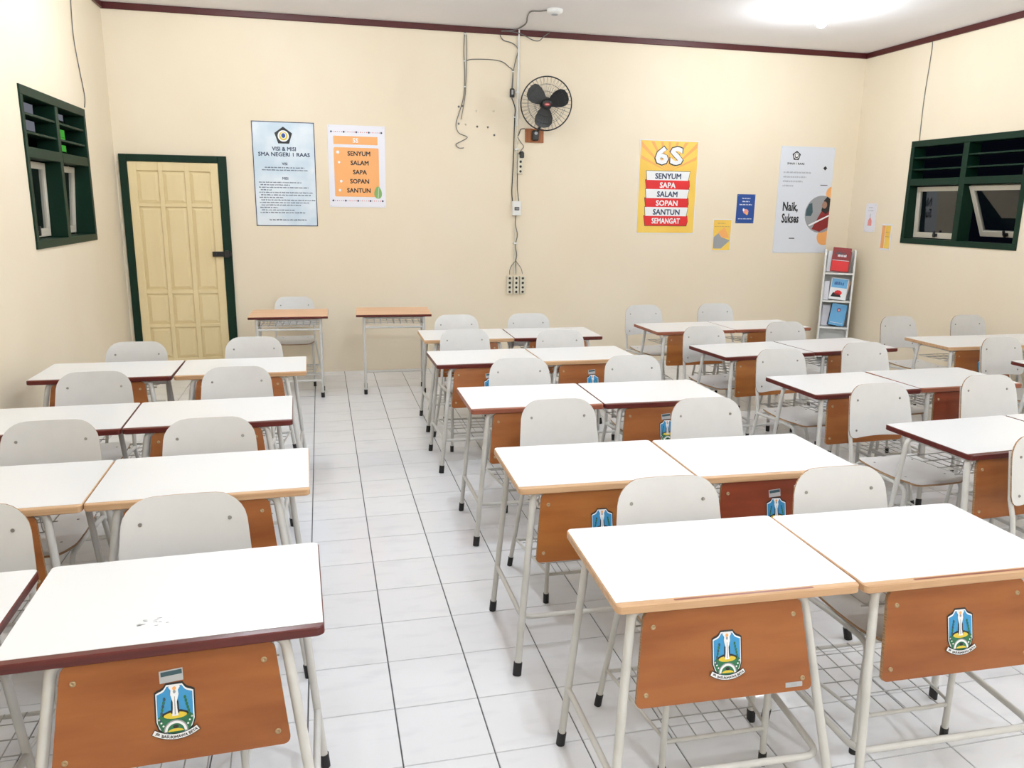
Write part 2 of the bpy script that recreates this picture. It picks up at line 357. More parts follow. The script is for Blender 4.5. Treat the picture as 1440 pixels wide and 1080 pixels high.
# ------------------------------------------------------------------ windows (built for the left wall, mirrored for the right)
def window(name, side):
    X = LX if side < 0 else RX; y0, y1, z0, z1 = OPEN
    root = bpy.data.objects.new(name, None); COL.objects.link(root); struct(root); root.location = (X, (y0+y1)/2, z0)
    def bx(b, d0, d1, a0, a1, c0, c1, bev=.003):        # d = depth outwards
        xa, xb = sorted((side*d0, side*d1)); b.bbox(xa, xb, a0 - (y0+y1)/2, a1 - (y0+y1)/2, c0 - z0, c1 - z0, bev)
    ym = 6.72; zt = 2.055; fw = .062
    b = MB()
    bx(b, -.012, .14, y0, y1, z1 - fw, z1); bx(b, -.012, .14, y0, y1, z0, z0 + .055)
    bx(b, -.012, .14, y0, y0 + .05, z0 + .055, z1 - fw); bx(b, -.012, .14, y1 - .05, y1, z0 + .055, z1 - fw)
    bx(b, -.008, .14, ym - .035, ym + .035, z0 + .055, z1 - fw); bx(b, -.010, .14, y0 + .05, ym - .035, zt - .035, zt + .035); bx(b, -.010, .14, ym + .035, y1 - .05, zt - .035, zt + .035)
    fr = b.build('window_frame', 'green', root)
    for (a0, a1) in ((y0 + .05, ym - .035), (ym + .035, y1 - .05)):
        for zz in (2.185, 2.305):
            b = MB(); bx(b, .0, .13, a0, a1, zz - .008, zz + .008, .002); b.build('louvre', 'green', root)
    # two top-hung sashes pushed outwards at the bottom
    for q, (a0, a1, ang) in enumerate(((ym + .045, y1 - .055, .04), (y0 + .055, ym - .045, .42))):
        if side < 0: ang = (.02, .07)[1 - q]
        dep = .115 if side < 0 else (.10, .06)[q]
        h = zt - .045 - (z0 + .065); s_ = MB(); wd = a1 - a0
        c, sn = math.cos(ang), math.sin(ang)
        # local frame: x outwards, y along wall, z down the sash
        mtx = Matrix(((side*c, 0, side*sn, side*dep), (0, 1, 0, (a0+a1)/2 - (y0+y1)/2), (sn, 0, -c, zt - .045 - z0), (0, 0, 0, 1)))
        s_.xf = mtx; t = .048
        s_.bbox(-.018, .018, -wd/2, wd/2, 0, t, .002); s_.bbox(-.018, .018, -wd/2, wd/2, h - t*1.2, h, .002)
        s_.bbox(-.018, .018, -wd/2, -wd/2 + t, t, h - t*1.2, .002); s_.bbox(-.018, .018, wd/2 - t, wd/2, t, h - t*1.2, .002)
        sash = s_.build('sash', 'sash', root)
        g = MB(); g.xf = mtx; g.box(-.002, .002, -wd/2 + t, wd/2 - t, t, h - t*1.2); g.build('pane', 'glass', sash)
        l = MB(); l.xf = mtx; l.bbox(-.04, -.018, -.025, .025, h - .05, h - .02, .003); l.bbox(-.05, -.03, -.010, .010, h - .08, h - .012, .003); l.build('latch', 'black', sash)
    return root
window('window_1', -1); window('window_2', 1)
# what stands outside the left window in the night
b = MB(); b.box(LX - 3.2, LX - 3.0, 4, 20, -.5, 4.5)
o = b.build('building_wall', 'darkyard'); tag(o, 'dark wall of a neighbouring building seen outside the left window', 'wall')
neigh = thing('lit_window', 'small green lit window outside, seen between the louvres of the left window', 'window', (LX - 3.0, 0, 0))
for k, (px, py) in enumerate(((88, 184), (90, 204))):
    p = on_side(px, py, LX - 3.0); b = MB(); b.bbox(0, .03, p.y - .3, p.y + .3, p.z - .13, p.z + .13, .01); b.build('pane', 'greenlit', neigh)
neigh2 = thing('lit_window', 'dull grey lit window outside, left of the green one', 'window', (LX - 3.0, 0, 0))
for k, (px, py) in enumerate(((36, 150), (38, 173), (82, 160))):
    p = on_side(px, py, LX - 3.0); b = MB(); b.bbox(0, .03, p.y - .45, p.y + .45, p.z - .12, p.z + .12, .01); b.build('pane', 'greylit', neigh2)

# ------------------------------------------------------------------ bulbs
def make_bulb(x, y, label, drop):
    t = thing('ceiling_bulb', label, 'light bulb', (x, y, CZ - drop), 0, 'bare bulbs on the ceiling')
    if drop:  # made-up cord lowers the added bulbs so the ceiling gets more light
        b = MB(); b.tube([(0, 0, -.005), (0, 0, drop - .02)], .003, 6); b.lathe([(.045, drop), (.04, drop - .02), (.0, drop - .022)], 12); b.build('cord', 'whiteplastic', t)
    b = MB(); b.lathe([(.05, 0), (.05, -.015), (.032, -.03), (.026, -.055), (.0, -.055)], 16); b.build('bulb_holder', 'whiteplastic', t)
    b = MB(); b.lathe([(.018, -.055), (.03, -.07), (.044, -.095), (.048, -.12), (.040, -.147), (.022, -.165), (.002, -.170)], 14); b.build('bulb', 'bulb', t)
for k, (x, y) in enumerate(BULBS):
    make_bulb(x, y, 'glowing white bulb on the ceiling near the right back corner' if k == 1 else ('added unseen fill bulb hung above the aisle, behind the picture edge', '', 'added unseen fill bulb above the front right desks', 'added unseen fill bulb above the front of the aisle', 'added unseen fill bulb behind the camera on the aisle side', 'added unseen fill bulb behind the camera on the window side', 'added unseen fill bulb above the left back desks')[k], 0 if k in (1, 6) else .55)
p = Vector((2.165, 7.45, CZ))
t = thing('smoke_detector', 'round white plastic ceiling fitting with a cable above the wall fan', 'detector', p)
b = MB(); b.lathe([(.072, 0), (.075, -.012), (.068, -.03), (.045, -.042), (.0, -.043)], 20); b.build('housing', 'whiteplastic', t)
b = MB(); b.lathe([(.03, -.043), (.03, -.048), (.0, -.048)], 12); b.build('grille', 'greyprint', t)
b = MB(); b.tube(smooth_path([(-.07, .0, -.012), (-.12, .06, -.01), (-.2, .10, -.01), (-.18, .3, -.01), (-.12, .6, -.01), (-.16, .88, -.012), (-.30, .90, -.03)]), .006, 6); b.build('cable', 'cablegrey', t)

# ------------------------------------------------------------------ school desk
DW, DD, DZ = .73, .50, .7136
def laminate_outline(w, y0, y1, r): return rrect(-w/2, w/2, y0, y1, r, 4)
def make_emblem(parent):
    # provincial shield sticker; drawn on the slanted front panel, in panel coordinates (x, z), facing -y
    b = MB(); w, h = .083, .118; e = .0004; y = -.0008
    def shield(k, dy):
        W, H = w/2*k, h/2
        out = [(-W*.42, H*k), (W*.42, H*k)]
        for a in range(1, 5): t_ = a/5*PI/2; out.append((W - W*.52*math.cos(t_) , H*k - H*.24 + H*.22*(1-math.sin(t_))))
        out += [(W, H*.70*k), (W, -H*.35), (W*.86, -H*.66*k)]
        out += [(W*.45, -H*.9*k), (0, -H*k), (-W*.45, -H*.9*k), (-W*.86, -H*.66*k), (-W, -H*.35), (-W, H*.70*k)]
        for a in range(4, 0, -1): t_ = a/5*PI/2; out.append((-W + W*.52*math.cos(t_), H*k - H*.24 + H*.22*(1-math.sin(t_))))
        b.poly(out, y - dy, {1.0: 0, .93: 1, .875: 2}[k])
    shield(1.0, 0); shield(.93, e); shield(.875, 2*e)
    # green land, yellow mound, monument, plants
    b.poly([(-.036, -.012), (-.02, -.006), (0, -.002), (.02, -.006), (.036, -.012), (.036, -.024), (.028, -.042), (0, -.05), (-.028, -.042), (-.036, -.024)], y - 3*e, 3)
    b.poly([(-.030, -.006), (-.012, .001), (.012, .001), (.030, -.006), (.022, -.013), (-.022, -.013)], y - 3.4*e, 0)
    b.disk(0, -.010, .024, .007, y - 4*e, 4, 16)
    b.poly([(-.0085, -.006), (-.0075, .018), (-.004, .03), (.004, .03), (.0075, .018), (.0085, -.006)], y - 4.2*e, 0)
    b.poly([(-.0065, -.011), (-.0045, .004), (-.0042, .018), (-.0085, .034), (-.0075, .043), (-.012, .050), (-.008, .054), (.008, .054), (.012, .050), (.0075, .043), (.0085, .034), (.0042, .018), (.0045, .004), (.0065, -.011)], y - 5*e, 1)
    b.poly([(-.0012, -.008), (-.0006, .03), (.0006, .03), (.0012, -.008)], y - 6*e, 5)
    b.disk(0, .047, .004, .004, y - 6*e, 6, 10); b.disk(0, .040, .003, .004, y - 6*e, 5, 8)
    for s in (-1, 1):
        for k in range(7):
            t_ = k/6; x = s*(.031 - .010*t_); z = -.018 + .044*t_
            b.disk(x, z, .0028, .0042, y - 5*e, 3 if k % 2 or s > 0 else 7, 7)
        for k in range(4): b.disk(s*(.033 - .004*k), -.016 - .007*k, .0022, .0022, y - 5*e, 1, 7)
    # arch
    b.disk(0, -.043, .025, .024, y - 6*e, 5, 14, 0, PI); b.disk(0, -.043, .0225, .0215, y - 6.6*e, 1, 14, 0, PI); b.disk(0, -.043, .0175, .0165, y - 7.2*e, 3, 14, 0, PI); b.disk(0, -.043, .016, .006, y - 7.8*e, 4, 14, 0, PI)
    b.disk(0, -.033, .006, .004, y - 8*e, 0, 10)
    # ribbon
    def band(r0, r1, a, mi, yy):
        n_ = 12; cz = .028
        o_ = [(r1*math.sin(-a + 2*a*k/n_), cz - r1*math.cos(-a + 2*a*k/n_)) for k in range(n_+1)] + [(r0*math.sin(a - 2*a*k/n_), cz - r0*math.cos(a - 2*a*k/n_)) for k in range(n_+1)]
        for k in range(n_):
            b.add([(o_[k][0], yy, o_[k][1]), (o_[k+1][0], yy, o_[k+1][1]), (o_[2*n_-k][0], yy, o_[2*n_-k][1]), (o_[2*n_+1-k][0], yy, o_[2*n_+1-k][1])], [(0, 1, 2, 3)], mi)
    band(.0755, .0885, .60, 0, y - 8*e); band(.0768, .0872, .585, 1, y - 9*e)
    for t_, a in (('JER', -.47), ('BASUKI', -.20), ('MAWA', .13), ('BEYA', .44)):
        b.text(t_, .082*math.sin(a), .028 - .082*math.cos(a), .0, .0058, y - 10*e, 0, rot=a, bold=.01)
    return b.build('emblem', ['blackprint', 'white', 'skyblue', 'leafgreen', 'yellowprint', 'greyphoto', 'orangeprint', 'teal'], parent)
def desk_frame(root):
    zt = .682; r = .0125
    for s in (-1, 1):
        for (yt, yf, rad) in ((-.232, -.375, .0135), (.085, .125, .012)):
            hx = .258 if yt < 0 else .292
            foot = Vector((s*.346, yf, .0)); top = Vector((s*hx, yt, zt))
            a = foot + (top - foot) * .045; c = foot + (top - foot) * .90
            b = MB(); b.tube([a, c], rad, 10); lg = b.build('leg', 'enamel', root)
            b = MB(); b.tube([foot, foot + (top - foot) * .018, foot + (top - foot) * .07], rad * 1.25, 10); b.build('rubber_foot', 'rubber', lg)
    for (yt, yf, rad) in ((-.232, -.375, .0135), (.085, .125, .012)):
        L = []
        for s in (-1, 1):
            foot = Vector((s*.346, yf, .0)); top = Vector((s*(.258 if yt < 0 else .292), yt, zt)); L.append((foot + (top - foot)*.90, top))
        b = MB(); b.tube(fillet([L[0][0], L[0][1], L[1][1], L[1][0]], .055, 5), rad, 10); b.build('top_rail', 'enamel', root)
    b = MB()
    for s in (-1, 1): b.tube([(s*.256, -.232, zt - .002), (s*.256, .085, zt - .002)], .009, 8)
    b.build('side_rail', 'enamel', root)
    # low U shaped foot rest
    def leg_at(yt, yf, s, z): k = z / zt; return Vector((s*(.346 + ((.258 if yt < 0 else .292)-.346)*k), yf + (yt-yf)*k, z))
    z = .215; pts = []
    A = leg_at(.085, .125, -1, z); B = leg_at(-.232, -.375, -1, z) + Vector((.004, .02, -.012)); C_ = Vector((-B.x, B.y, B.z)); D_ = Vector((-A.x, A.y, A.z))
    b = MB(); b.tube(fillet([A, B, C_, D_], .05, 5), .0105, 8); b.build('foot_rest', 'enamel', root)
    # wire book basket under the top
    b = MB()
    for k in range(9):
        x = -.224 + .056*k
        b.tube(fillet([(x, -.19, .675), (x, -.17, .585), (x, .13, .575)], .02, 2), .0022, 5)
    for y in (-.16, -.06, .04, .13): b.tube([(-.24, y, .583 - .002*(y > 0)), (.24, y, .583 - .002*(y > 0))], .0026, 5)
    b.tube([(-.25, -.19, .675), (.25, -.19, .675)], .003, 5)
    b.build('book_basket', 'steelwire', root)
def make_desk(edge, panel, sticker=False, plate=False, groove=False, mark=0):
    root = thing('school_desk', '', 'desk')
    th = .027
    # wooden board with rounded corners; the front lipping shows as a strip of bare wood
    b = MB(); b.xf = Matrix(((1,0,0,0), (0,0,1,0), (0,1,0,0), (0,0,0,1)))       # outline x-z -> x-y
    R_ = .018; out = rrect(-DW/2, DW/2, -DD/2 - .022, DD/2, R_, 4); n_ = len(out)
    def ring(inset, z):
        cx = cy = 0; res = []
        for (x, y) in out:
            sx = 1 if x > 0 else -1; yy = y + (-inset if y > 0 else inset)
            res.append((x - sx*inset, z, yy))
        return res
    rg = [ring(.003, DZ - th), ring(0, DZ - th + .003), ring(0, DZ - .004), ring(.003, DZ - .0012)]
    vs_ = [q for g in rg for q in g]; F = []
    for i in range(3):
        for k in range(n_): F.append((i*n_+k, i*n_+(k+1) % n_, (i+1)*n_+(k+1) % n_, (i+1)*n_+k))
    F.append(tuple(range(n_))); F.append(tuple(range(3*n_, 4*n_)))
    b.add(vs_, F, 0); top = b.build('tabletop', edge, root)
    b = MB(); o_ = rrect(-DW/2 + .003, DW/2 - .003, -DD/2, DD/2 - .003, R_ - .003, 4, (0, 0, 1, 1)); n2 = len(o_)
    b.add([(x, y, DZ - .0014) for x, y in o_] + [(x, y, DZ) for x, y in o_], [tuple(range(n2, 2*n2))] + [(i, (i+1) % n2, n2 + (i+1) % n2, n2 + i) for i in range(n2)])
    b.build('laminate', 'laminate', top)
    if groove:
        b = MB(); z = DZ - .0008; x0, x1, y0 = -.20, .22, -DD/2 - .010
        b.add([(x, y, z) for x, y in rrect(x0, x1, y0 - .0045, y0 + .0045, .004, 3)], [tuple(range(16))]); b.build('pencil_groove', 'brown_wood', top)
    if mark:
        b = MB(); rnd = random.Random(mark)
        for k in range(12 if mark == 1 else 7):
            x = (-.03 if mark == 1 else .06) + rnd.uniform(-.045, .045); y = -.15 + rnd.uniform(-.02, .02)
            pts = [(x + rnd.uniform(.003, .009)*math.cos(2*PI*q/6), y + rnd.uniform(.001, .003)*math.sin(2*PI*q/6)) for q in range(6)]
            b.add([(px, py, DZ + .0003) for px, py in pts], [tuple(range(6))])
        b.build('scuff_mark', 'smudge' if mark == 2 else 'greyphoto', top)
    desk_frame(root)
    # front panel, slanted with the front legs
    zt, zb = .684, .425; L = math.hypot(zt - zb, .052)
    pm = Matrix.Translation((0, -.262, zb)) ; ang = math.atan2((.143/.682), 1)
    # panel coordinates: x, y (outwards -), z up the panel from the bottom edge
    e = bpy.data.objects.new
    b = MB(); wt, wb = .237, .262
    P = []
    rt, rb = .026, .016
    P += [(-wb + rb*(1-math.cos(a)) , rb*(1-math.sin(a))) for a in (0, .4, .8, 1.2, PI/2)]
    P += [(wb - rb*(1-math.cos(a)), rb*(1-math.sin(a))) for a in (PI/2, 1.2, .8, .4, 0)]
    H = L
    P += [(wt - rt*(1-math.cos(a)), H - rt*(1-math.sin(a))) for a in (0, .4, .8, 1.2, PI/2)]
    P += [(-wt + rt*(1-math.cos(a)), H - rt*(1-math.sin(a))) for a in (PI/2, 1.2, .8, .4, 0)]
    b.prism(P, -.006, .006, 0, 1)
    pn = b.build('front_panel', [panel, 'plyedge'], root)
    pn.location = (0, -.2955 - .012, zb); pn.rotation_euler = (-math.atan(.143/.682), 0, 0)
    em = make_emblem(pn); em.location = (.005, -.0062, H * .47); em.scale = (1.08, 1, 1.16)
    for x, z in ((-wt + .028, H - .045), (wt - .028, H - .045), (-wb + .028, .035), (wb - .028, .035)):
        bb = MB(); bb.lathe([(.0075, -.0058), (.007, -.0085), (.003, -.009), (.0028, -.0078), (.0, -.0078)], 10, 0, 'y'); o = bb.build('bolt', 'brass', pn); o.location = (x, 0, z)
    if sticker:
        b = MB(); b.poly([(-.026, 0), (.026, .004), (.025, .034), (-.027, .030)], -.0066, 0); b.poly([(-.023, .016), (.0235, .020), (.0232, .031), (-.0235, .027)], -.0070, 1)
        o = b.build('stock_sticker', ['silver', 'teal'], pn); o.location = (.0, 0, H*.47 + .068)
    if plate:
        b = MB(); b.bbox(-.026, .026, -.0075, -.006, 0, .014, .0005, 0); b.text('||||||||||', 0, .007, .04, .006, -.0079, 1)
        o = b.build('maker_plate', ['silver', 'greyphoto'], pn); o.location = (wb - .055, 0, .012)
    return root
DESKS = {'L1a': (-1.707, 5.007, -0.222, 0.793), 'L1b': (-0.901, 5.005, 0.568, 0.781), 'L2a': (-1.703, 3.817, 1.46, 0.765), 'L2b': (-0.934, 3.836, 1.499, 0.766),
 'L3a': (-1.613, 2.839, 0.878, 0.767), 'L3b': (-0.842, 2.855, 1.023, 0.767), 'L4a': (-1.560, 1.814, 1.52, 0.751), 'L4b': (-0.777, 1.839, 1.719, 0.749),
 'M1a': (0.758, 6.051, -0.823, 0.725), 'M1b': (1.488, 6.041, -1.073, 0.739), 'M2a': (0.715, 5.069, 0.568, 0.735), 'M2b': (1.453, 5.073, 0.034, 0.714),
 'M3a': (0.727, 3.892, -0.89, 0.727), 'M3b': (1.458, 3.875, -1.047, 0.731), 'M4a': (0.69, 2.714, -1.351, 0.725), 'M4b': (1.420, 2.688, -1.613, 0.718),
 'M5a': (0.731, 1.799, -2.057, 0.729), 'M5b': (1.468, 1.763, -1.394, 0.72), 'N1a': (2.772, 6.162, 1.547, 0.751), 'N1b': (3.528, 6.19, 1.72, 0.766),
 'N2a': (2.789, 5.005, 5.222, 0.773), 'N2b': (3.563, 5.084, 4.463, 0.776), 'N3a': (2.736, 3.852, 2.6, 0.74), 'N3b': (3.481, 3.895, 0.6, 0.749),
 'N4a': (2.73, 2.728, 2.764, 0.748), 'N4b': (3.481, 2.764, 1.931, 0.748), 'P1a': (4.772, 5.1, -0.632, 0.735), 'P1b': (5.511, 5.092, -0.314, 0.66), 'P2a': (4.80, 4.045, 0, .748)}
EDGE = {'L1a': 'red_wood', 'L1b': 'light_wood', 'L2a': 'red_wood', 'L2b': 'red_wood', 'L3a': 'light_wood', 'L3b': 'light_wood', 'L4a': 'red_wood', 'L4b': 'red_wood',
 'M1a': 'light_wood', 'M1b': 'red_wood', 'M2a': 'red_wood', 'M2b': 'light_wood', 'M3a': 'brown_wood', 'M3b': 'red_wood', 'M4a': 'light_wood', 'M4b': 'light_wood', 'M5a': 'light_wood', 'M5b': 'light_wood',
 'N1a': 'brown_wood', 'N1b': 'brown_wood', 'N2a': 'red_wood', 'N2b': 'red_wood', 'N3a': 'red_wood', 'N3b': 'brown_wood', 'N4a': 'red_wood', 'N4b': 'red_wood', 'P1a': 'light_wood', 'P1b': 'light_wood', 'P2a': 'red_wood'}
PANEL = {'M4a': 'panel_yellow', 'M4b': 'panel_red', 'M3b': 'panel_orange', 'N1a': 'panel_yellow', 'N1b': 'panel_yellow', 'N2a': 'panel_yellow', 'N3b': 'panel_red'}
STICK = {'L4b', 'M4b', 'M2a', 'M2b', 'M3b'}
FOFF = {'M5a': -.050, 'M5b': -.045, 'M4b': -.03, 'M4a': -.04, 'L4b': .010, 'N4a': -.08, 'N3a': -.045, 'N3b': -.03, 'N2a': -.04, 'N1a': -.03, 'P1a': -.06, 'P2a': -.05}
EW = {'light_wood': 'pale-edged', 'red_wood': 'dark-red-edged', 'brown_wood': 'reddish-brown-edged'}
ROWN = {'L': {4: 'front', 3: 'second', 2: 'third', 1: 'back'}, 'M': {5: 'front', 4: 'second', 3: 'third', 2: 'fourth', 1: 'back'},
        'N': {4: 'front', 3: 'second', 2: 'third', 1: 'back'}, 'P': {2: 'front', 1: 'back'}}
BLK = {'L': 'left block', 'M': 'middle block', 'N': 'right block', 'P': 'far right block'}
cache = {}
for k, (x, y, a, W) in DESKS.items():
    key = (EDGE[k], PANEL.get(k, 'panel_orange'), k in STICK, k == 'M5a', k in ('M5a', 'M5b'), {'L4b': 1, 'M4a': 2}.get(k, 0))
    if key in cache: o = copy_tree(cache[key])
    else: o = make_desk(*key); cache[key] = o
    a = math.radians(a); c, s = math.cos(a), math.sin(a)
    o.location = (x + c*W/2 - s*DD/2, y + s*W/2 + c*DD/2, 0); o.rotation_euler = (0, 0, a); o.scale = (W/DW, 1, 1)
    fo = FOFF.get(k, -.01)
    for ch in o.children:
        if not ch.name.startswith('tabletop'): ch.location.x = fo
    side = 'left' if k[2] == 'a' else 'right'
    lab = '%s white desk, %s one of the %s pair, %s' % (EW[EDGE[k]], side, ROWN[k[0]][int(k[1])], BLK[k[0]])
    if k == 'P2a': lab = 'dark-red-edged white desk cut off by right photo edge, far right block'
    if k == 'M5a': lab = 'pale-edged white desk with silver plate on its emblem panel, middle block'
    o['label'] = lab; o['group'] = 'pupils\' desks'

# ------------------------------------------------------------------ school chair
def sheet(b, pos, vv, wfun, ncol, th, m_face=0, m_rim=1):
    top = []; bot = []
    for v in vv:
        w_ = wfun(v)
        for c in range(ncol + 1):
            u = -1 + 2*c/ncol; p, n_ = pos(u*w_, v); top.append(p + n_*th/2); bot.append(p - n_*th/2)
    R_ = len(vv); C_ = ncol + 1; F = []
    for r in range(R_ - 1):
        for c in range(ncol): i = r*C_ + c; F.append((i, i+1, i+1+C_, i+C_))
    b.add(top, F, m_face, True); b.add(bot, [tuple(reversed(f)) for f in F], m_face, True)
    rim = [c for c in range(C_)] + [r*C_ + ncol for r in range(1, R_)] + [(R_-1)*C_ + c for c in range(ncol - 1, -1, -1)] + [r*C_ for r in range(R_ - 2, 0, -1)]
    n_ = len(rim)
    b.add([top[i] for i in rim] + [bot[i] for i in rim], [(k, (k+1) % n_, n_ + (k+1) % n_, n_ + k) for k in range(n_)], m_rim)
def make_chair():
    root = thing('school_chair', '', 'chair')
    # backrest: plane from (y .335, z .515) to (y .40, z .80), slightly dished
    y0, z0, y1, z1 = .245, .535, .305, .823; H = math.hypot(y1-y0, z1-z0); dy, dz = (y1-y0)/H, (z1-z0)/H
    def pos(x, v):
        bow = -.022 * (x/.2)**2          # edges come forward
        return Vector((x, y0 + dy*v + .022 + bow, z0 + dz*v + .010*(1-(x/.2)**2)*(1 if v < .02 else 0))), Vector((.22*x/.2, -dz, dy)).normalized()
    Rt, Rb = .085, .05
    def wf(v):
        base = .203 - .022 * (v/H)**1.5
        d = H - v
        if d < Rt: base -= Rt - math.sqrt(max(0, Rt*Rt - (Rt-d)**2))
        if v < Rb: base -= (Rb - math.sqrt(max(0, Rb*Rb - (Rb-v)**2)))
        return base
    vv = [0, .004, .012, .025, .05, .10, .16, H - .085, H - .06, H - .04, H - .022, H - .010, H - .003, H]
    b = MB(); sheet(b, pos, vv, wf, 10, .010); br = b.build('backrest', ['chairply', 'plyedge'], root)
    for x in (-.135, .135):
        for v in (H - .085, .045):
            p, n_ = pos(x * (1 if v > .1 else 1.12), v); bb = MB()
            q = n_; bb.tube([p + q*.004, p + q*.0085], [.0072, .0055], 8); bb.build('bolt', 'bolt', br)
    # seat
    def spos(x, v):                      # v from front (0) to rear (.40)
        y = -.20 + v; z = .437 - .012*math.sin(PI*v/.4) + .006*(x/.2)**2
        if v < .05: z -= .016 * ((.05 - v)/.05)**2
        return Vector((x, y, z)), Vector((0, 0, 1))
    def sw(v):
        base = .184 - .006*(v/.4)
        if v < .07: base -= .07 - math.sqrt(max(0, .07**2 - (.07-v)**2))
        if v > .37: base -= .03 - math.sqrt(max(0, .03**2 - (.03-(.4-v))**2))
        return base
    b = MB(); sheet(b, spos, [0, .004, .012, .025, .045, .07, .13, .2, .27, .33, .37, .385, .395, .40], sw, 8, .010); st = b.build('seat', ['chairply', 'plyedge'], root)
    for x in (-.12, .12):
        for v in (.10, .33):
            p, n_ = spos(x, v); bb = MB(); bb.tube([p + n_*.004, p + n_*.0065], [.0065, .005], 8); bb.build('bolt', 'bolt', st)
    rad = .0105
    for s in (-1, 1):
        b = MB(); b.tube([(s*.246, .238, .02), (s*.19, .222, .40)], rad, 9); lg = b.build('leg', 'enamel', root)
        bb = MB(); bb.tube([(s*.249, .2385, 0), (s*.2425, .2370, .045)], rad*1.25, 9); bb.build('rubber_foot', 'rubber', lg)
        b = MB(); b.tube([(s*.19, .222, .40), (s*.186, .240, .48), (s*.176, .276, .56), (s*.158, .322, .76)], rad, 9); b.build('back_post', 'enamel', root)
        b = MB(); b.tube(fillet([(s*.19, .222, .405), (s*.178, .0, .412), (s*.170, -.165, .405), (s*.171, -.16, .30)], .06, 5), rad, 9); b.build('seat_rail', 'enamel', root)
        b = MB(); b.tube([(s*.171, -.16, .30), (s*.174, -.16, .02)], rad, 9); lg = b.build('leg', 'enamel', root)
        bb = MB(); bb.tube([(s*.174, -.16, 0), (s*.1738, -.16, .045)], rad*1.25, 9); bb.build('rubber_foot', 'rubber', lg)
    for y in (-.12, .20): b = MB(); b.tube([(-.172, y, .412), (.172, y, .412)], .008, 7); b.build('cross_bar', 'enamel', root)
    b = MB()
    b.tube([(-.172, -.16, .135), (.172, -.16, .135)], .0075, 7); b.tube([(-.226, .233, .135), (.226, .233, .135)], .0075, 7)
    for s in (-1, 1): b.tube([(s*.172, -.16, .145), (s*.224, .232, .145)], .006, 7)
    b.build('stretcher', 'enamel', root)
    b = MB()
    for k in range(5): x = -.13 + .065*k; b.tube([(x, -.16, .143), (x, .232, .143)], .0022, 5)
    for y in (-.07, .01, .09, .17): b.tube([(-.175 - .08*(y + .16), y, .147), (.175 + .08*(y + .16), y, .147)], .0022, 5)
    b.build('wire_rack', 'chromebar', root)
    return root
CHAIRS = {'L1a': (-1.255, 5.764), 'L1b': (-0.497, 5.86), 'L2a': (-1.247, 4.758), 'L2b': (-0.511, 4.776), 'L3a': (-1.182, 3.693), 'L3b': (-0.516, 3.617), 'L4a': (-1.127, 2.661), 'L4b': (-0.471, 2.631),
 'M1a': (1.138, 6.818), 'M1b': (1.797, 6.825), 'M2a': (1.066, 6.0), 'M2b': (1.801, 5.86), 'M3a': (1.199, 4.765), 'M3b': (1.97, 4.738), 'M4a': (1.127, 3.67), 'M4b': (1.884, 3.564), 'M5a': (1.181, 2.481), 'M5b': (1.87, 2.458),
 'N1a': (2.972, 6.977), 'N1b': (3.817, 7.148), 'N2a': (3.039, 5.872), 'N2b': (3.872, 6.001), 'N3a': (3.083, 4.8), 'N3b': (3.867, 4.944), 'N4a': (3.018, 3.7), 'N4b': (3.841, 3.789), 'N5a': (3.053, 2.666),
 'P1a': (5.028, 6.018), 'P1b': (5.771, 6.01), 'P2a': (5.109, 4.981), 'T': (-0.288, 8.38)}
CROT = {'N1a': 2, 'N2a': 3, 'N2b': 2, 'N3a': 2, 'N4a': 1, 'P1a': 2, 'P1b': 1, 'P2a': 2, 'N5a': 2, 'L1a': -1, 'L2a': 1, 'L3b': 1, 'L4b': 2, 'M3a': -1, 'M5a': -1, 'M5b': -1}
chair0 = make_chair(); used = False
for k, (x, y) in CHAIRS.items():
    if used: o = copy_tree(chair0)
    else: o = chair0; used = True
    a = math.radians(CROT.get(k, 0)); c, s = math.cos(a), math.sin(a)
    x *= .979; y *= .979                     # the table above was measured for a back 2 cm lower
    x, y = x + s*.325, y - c*.325
    if k in DESKS:                           # keep the seat between the rear legs of its desk, or clear behind them
        dx_, dy_, da, W_ = DESKS[k]; da = math.radians(da); fc = (W_/DW)*FOFF.get(k, -.01) + W_/2
        fxc = dx_ + math.cos(da)*fc - math.sin(da)*.37; off = x - fxc; lim = .095*W_/DW if k[0] != 'L' else .10
        if abs(off) > .135: y2 = max(y, dy_ + math.sin(da)*fc + .375 + .03 + .225); x, y = x * (y2 + .32) / (y + .32), y2
        elif abs(off) > lim: x = fxc + math.copysign(lim, off)
    o.location = (x, y, 0); o.rotation_euler = (0, 0, a)
    if k == 'T': lab = 'white chair at the back wall behind the orange table nearest the door'
    elif k == 'N5a': lab = 'white chair cut off by right photo edge beside the front middle desks'
    elif k == 'P2a': lab = 'white chair behind the desk that the right photo edge cuts off'
    else: lab = 'white chair behind the %s desk of the %s pair, %s' % ('left' if k[2] == 'a' else 'right', ROWN[k[0]][int(k[1])], BLK[k[0]])
    o['label'] = lab; o['group'] = 'pupils\' chairs'

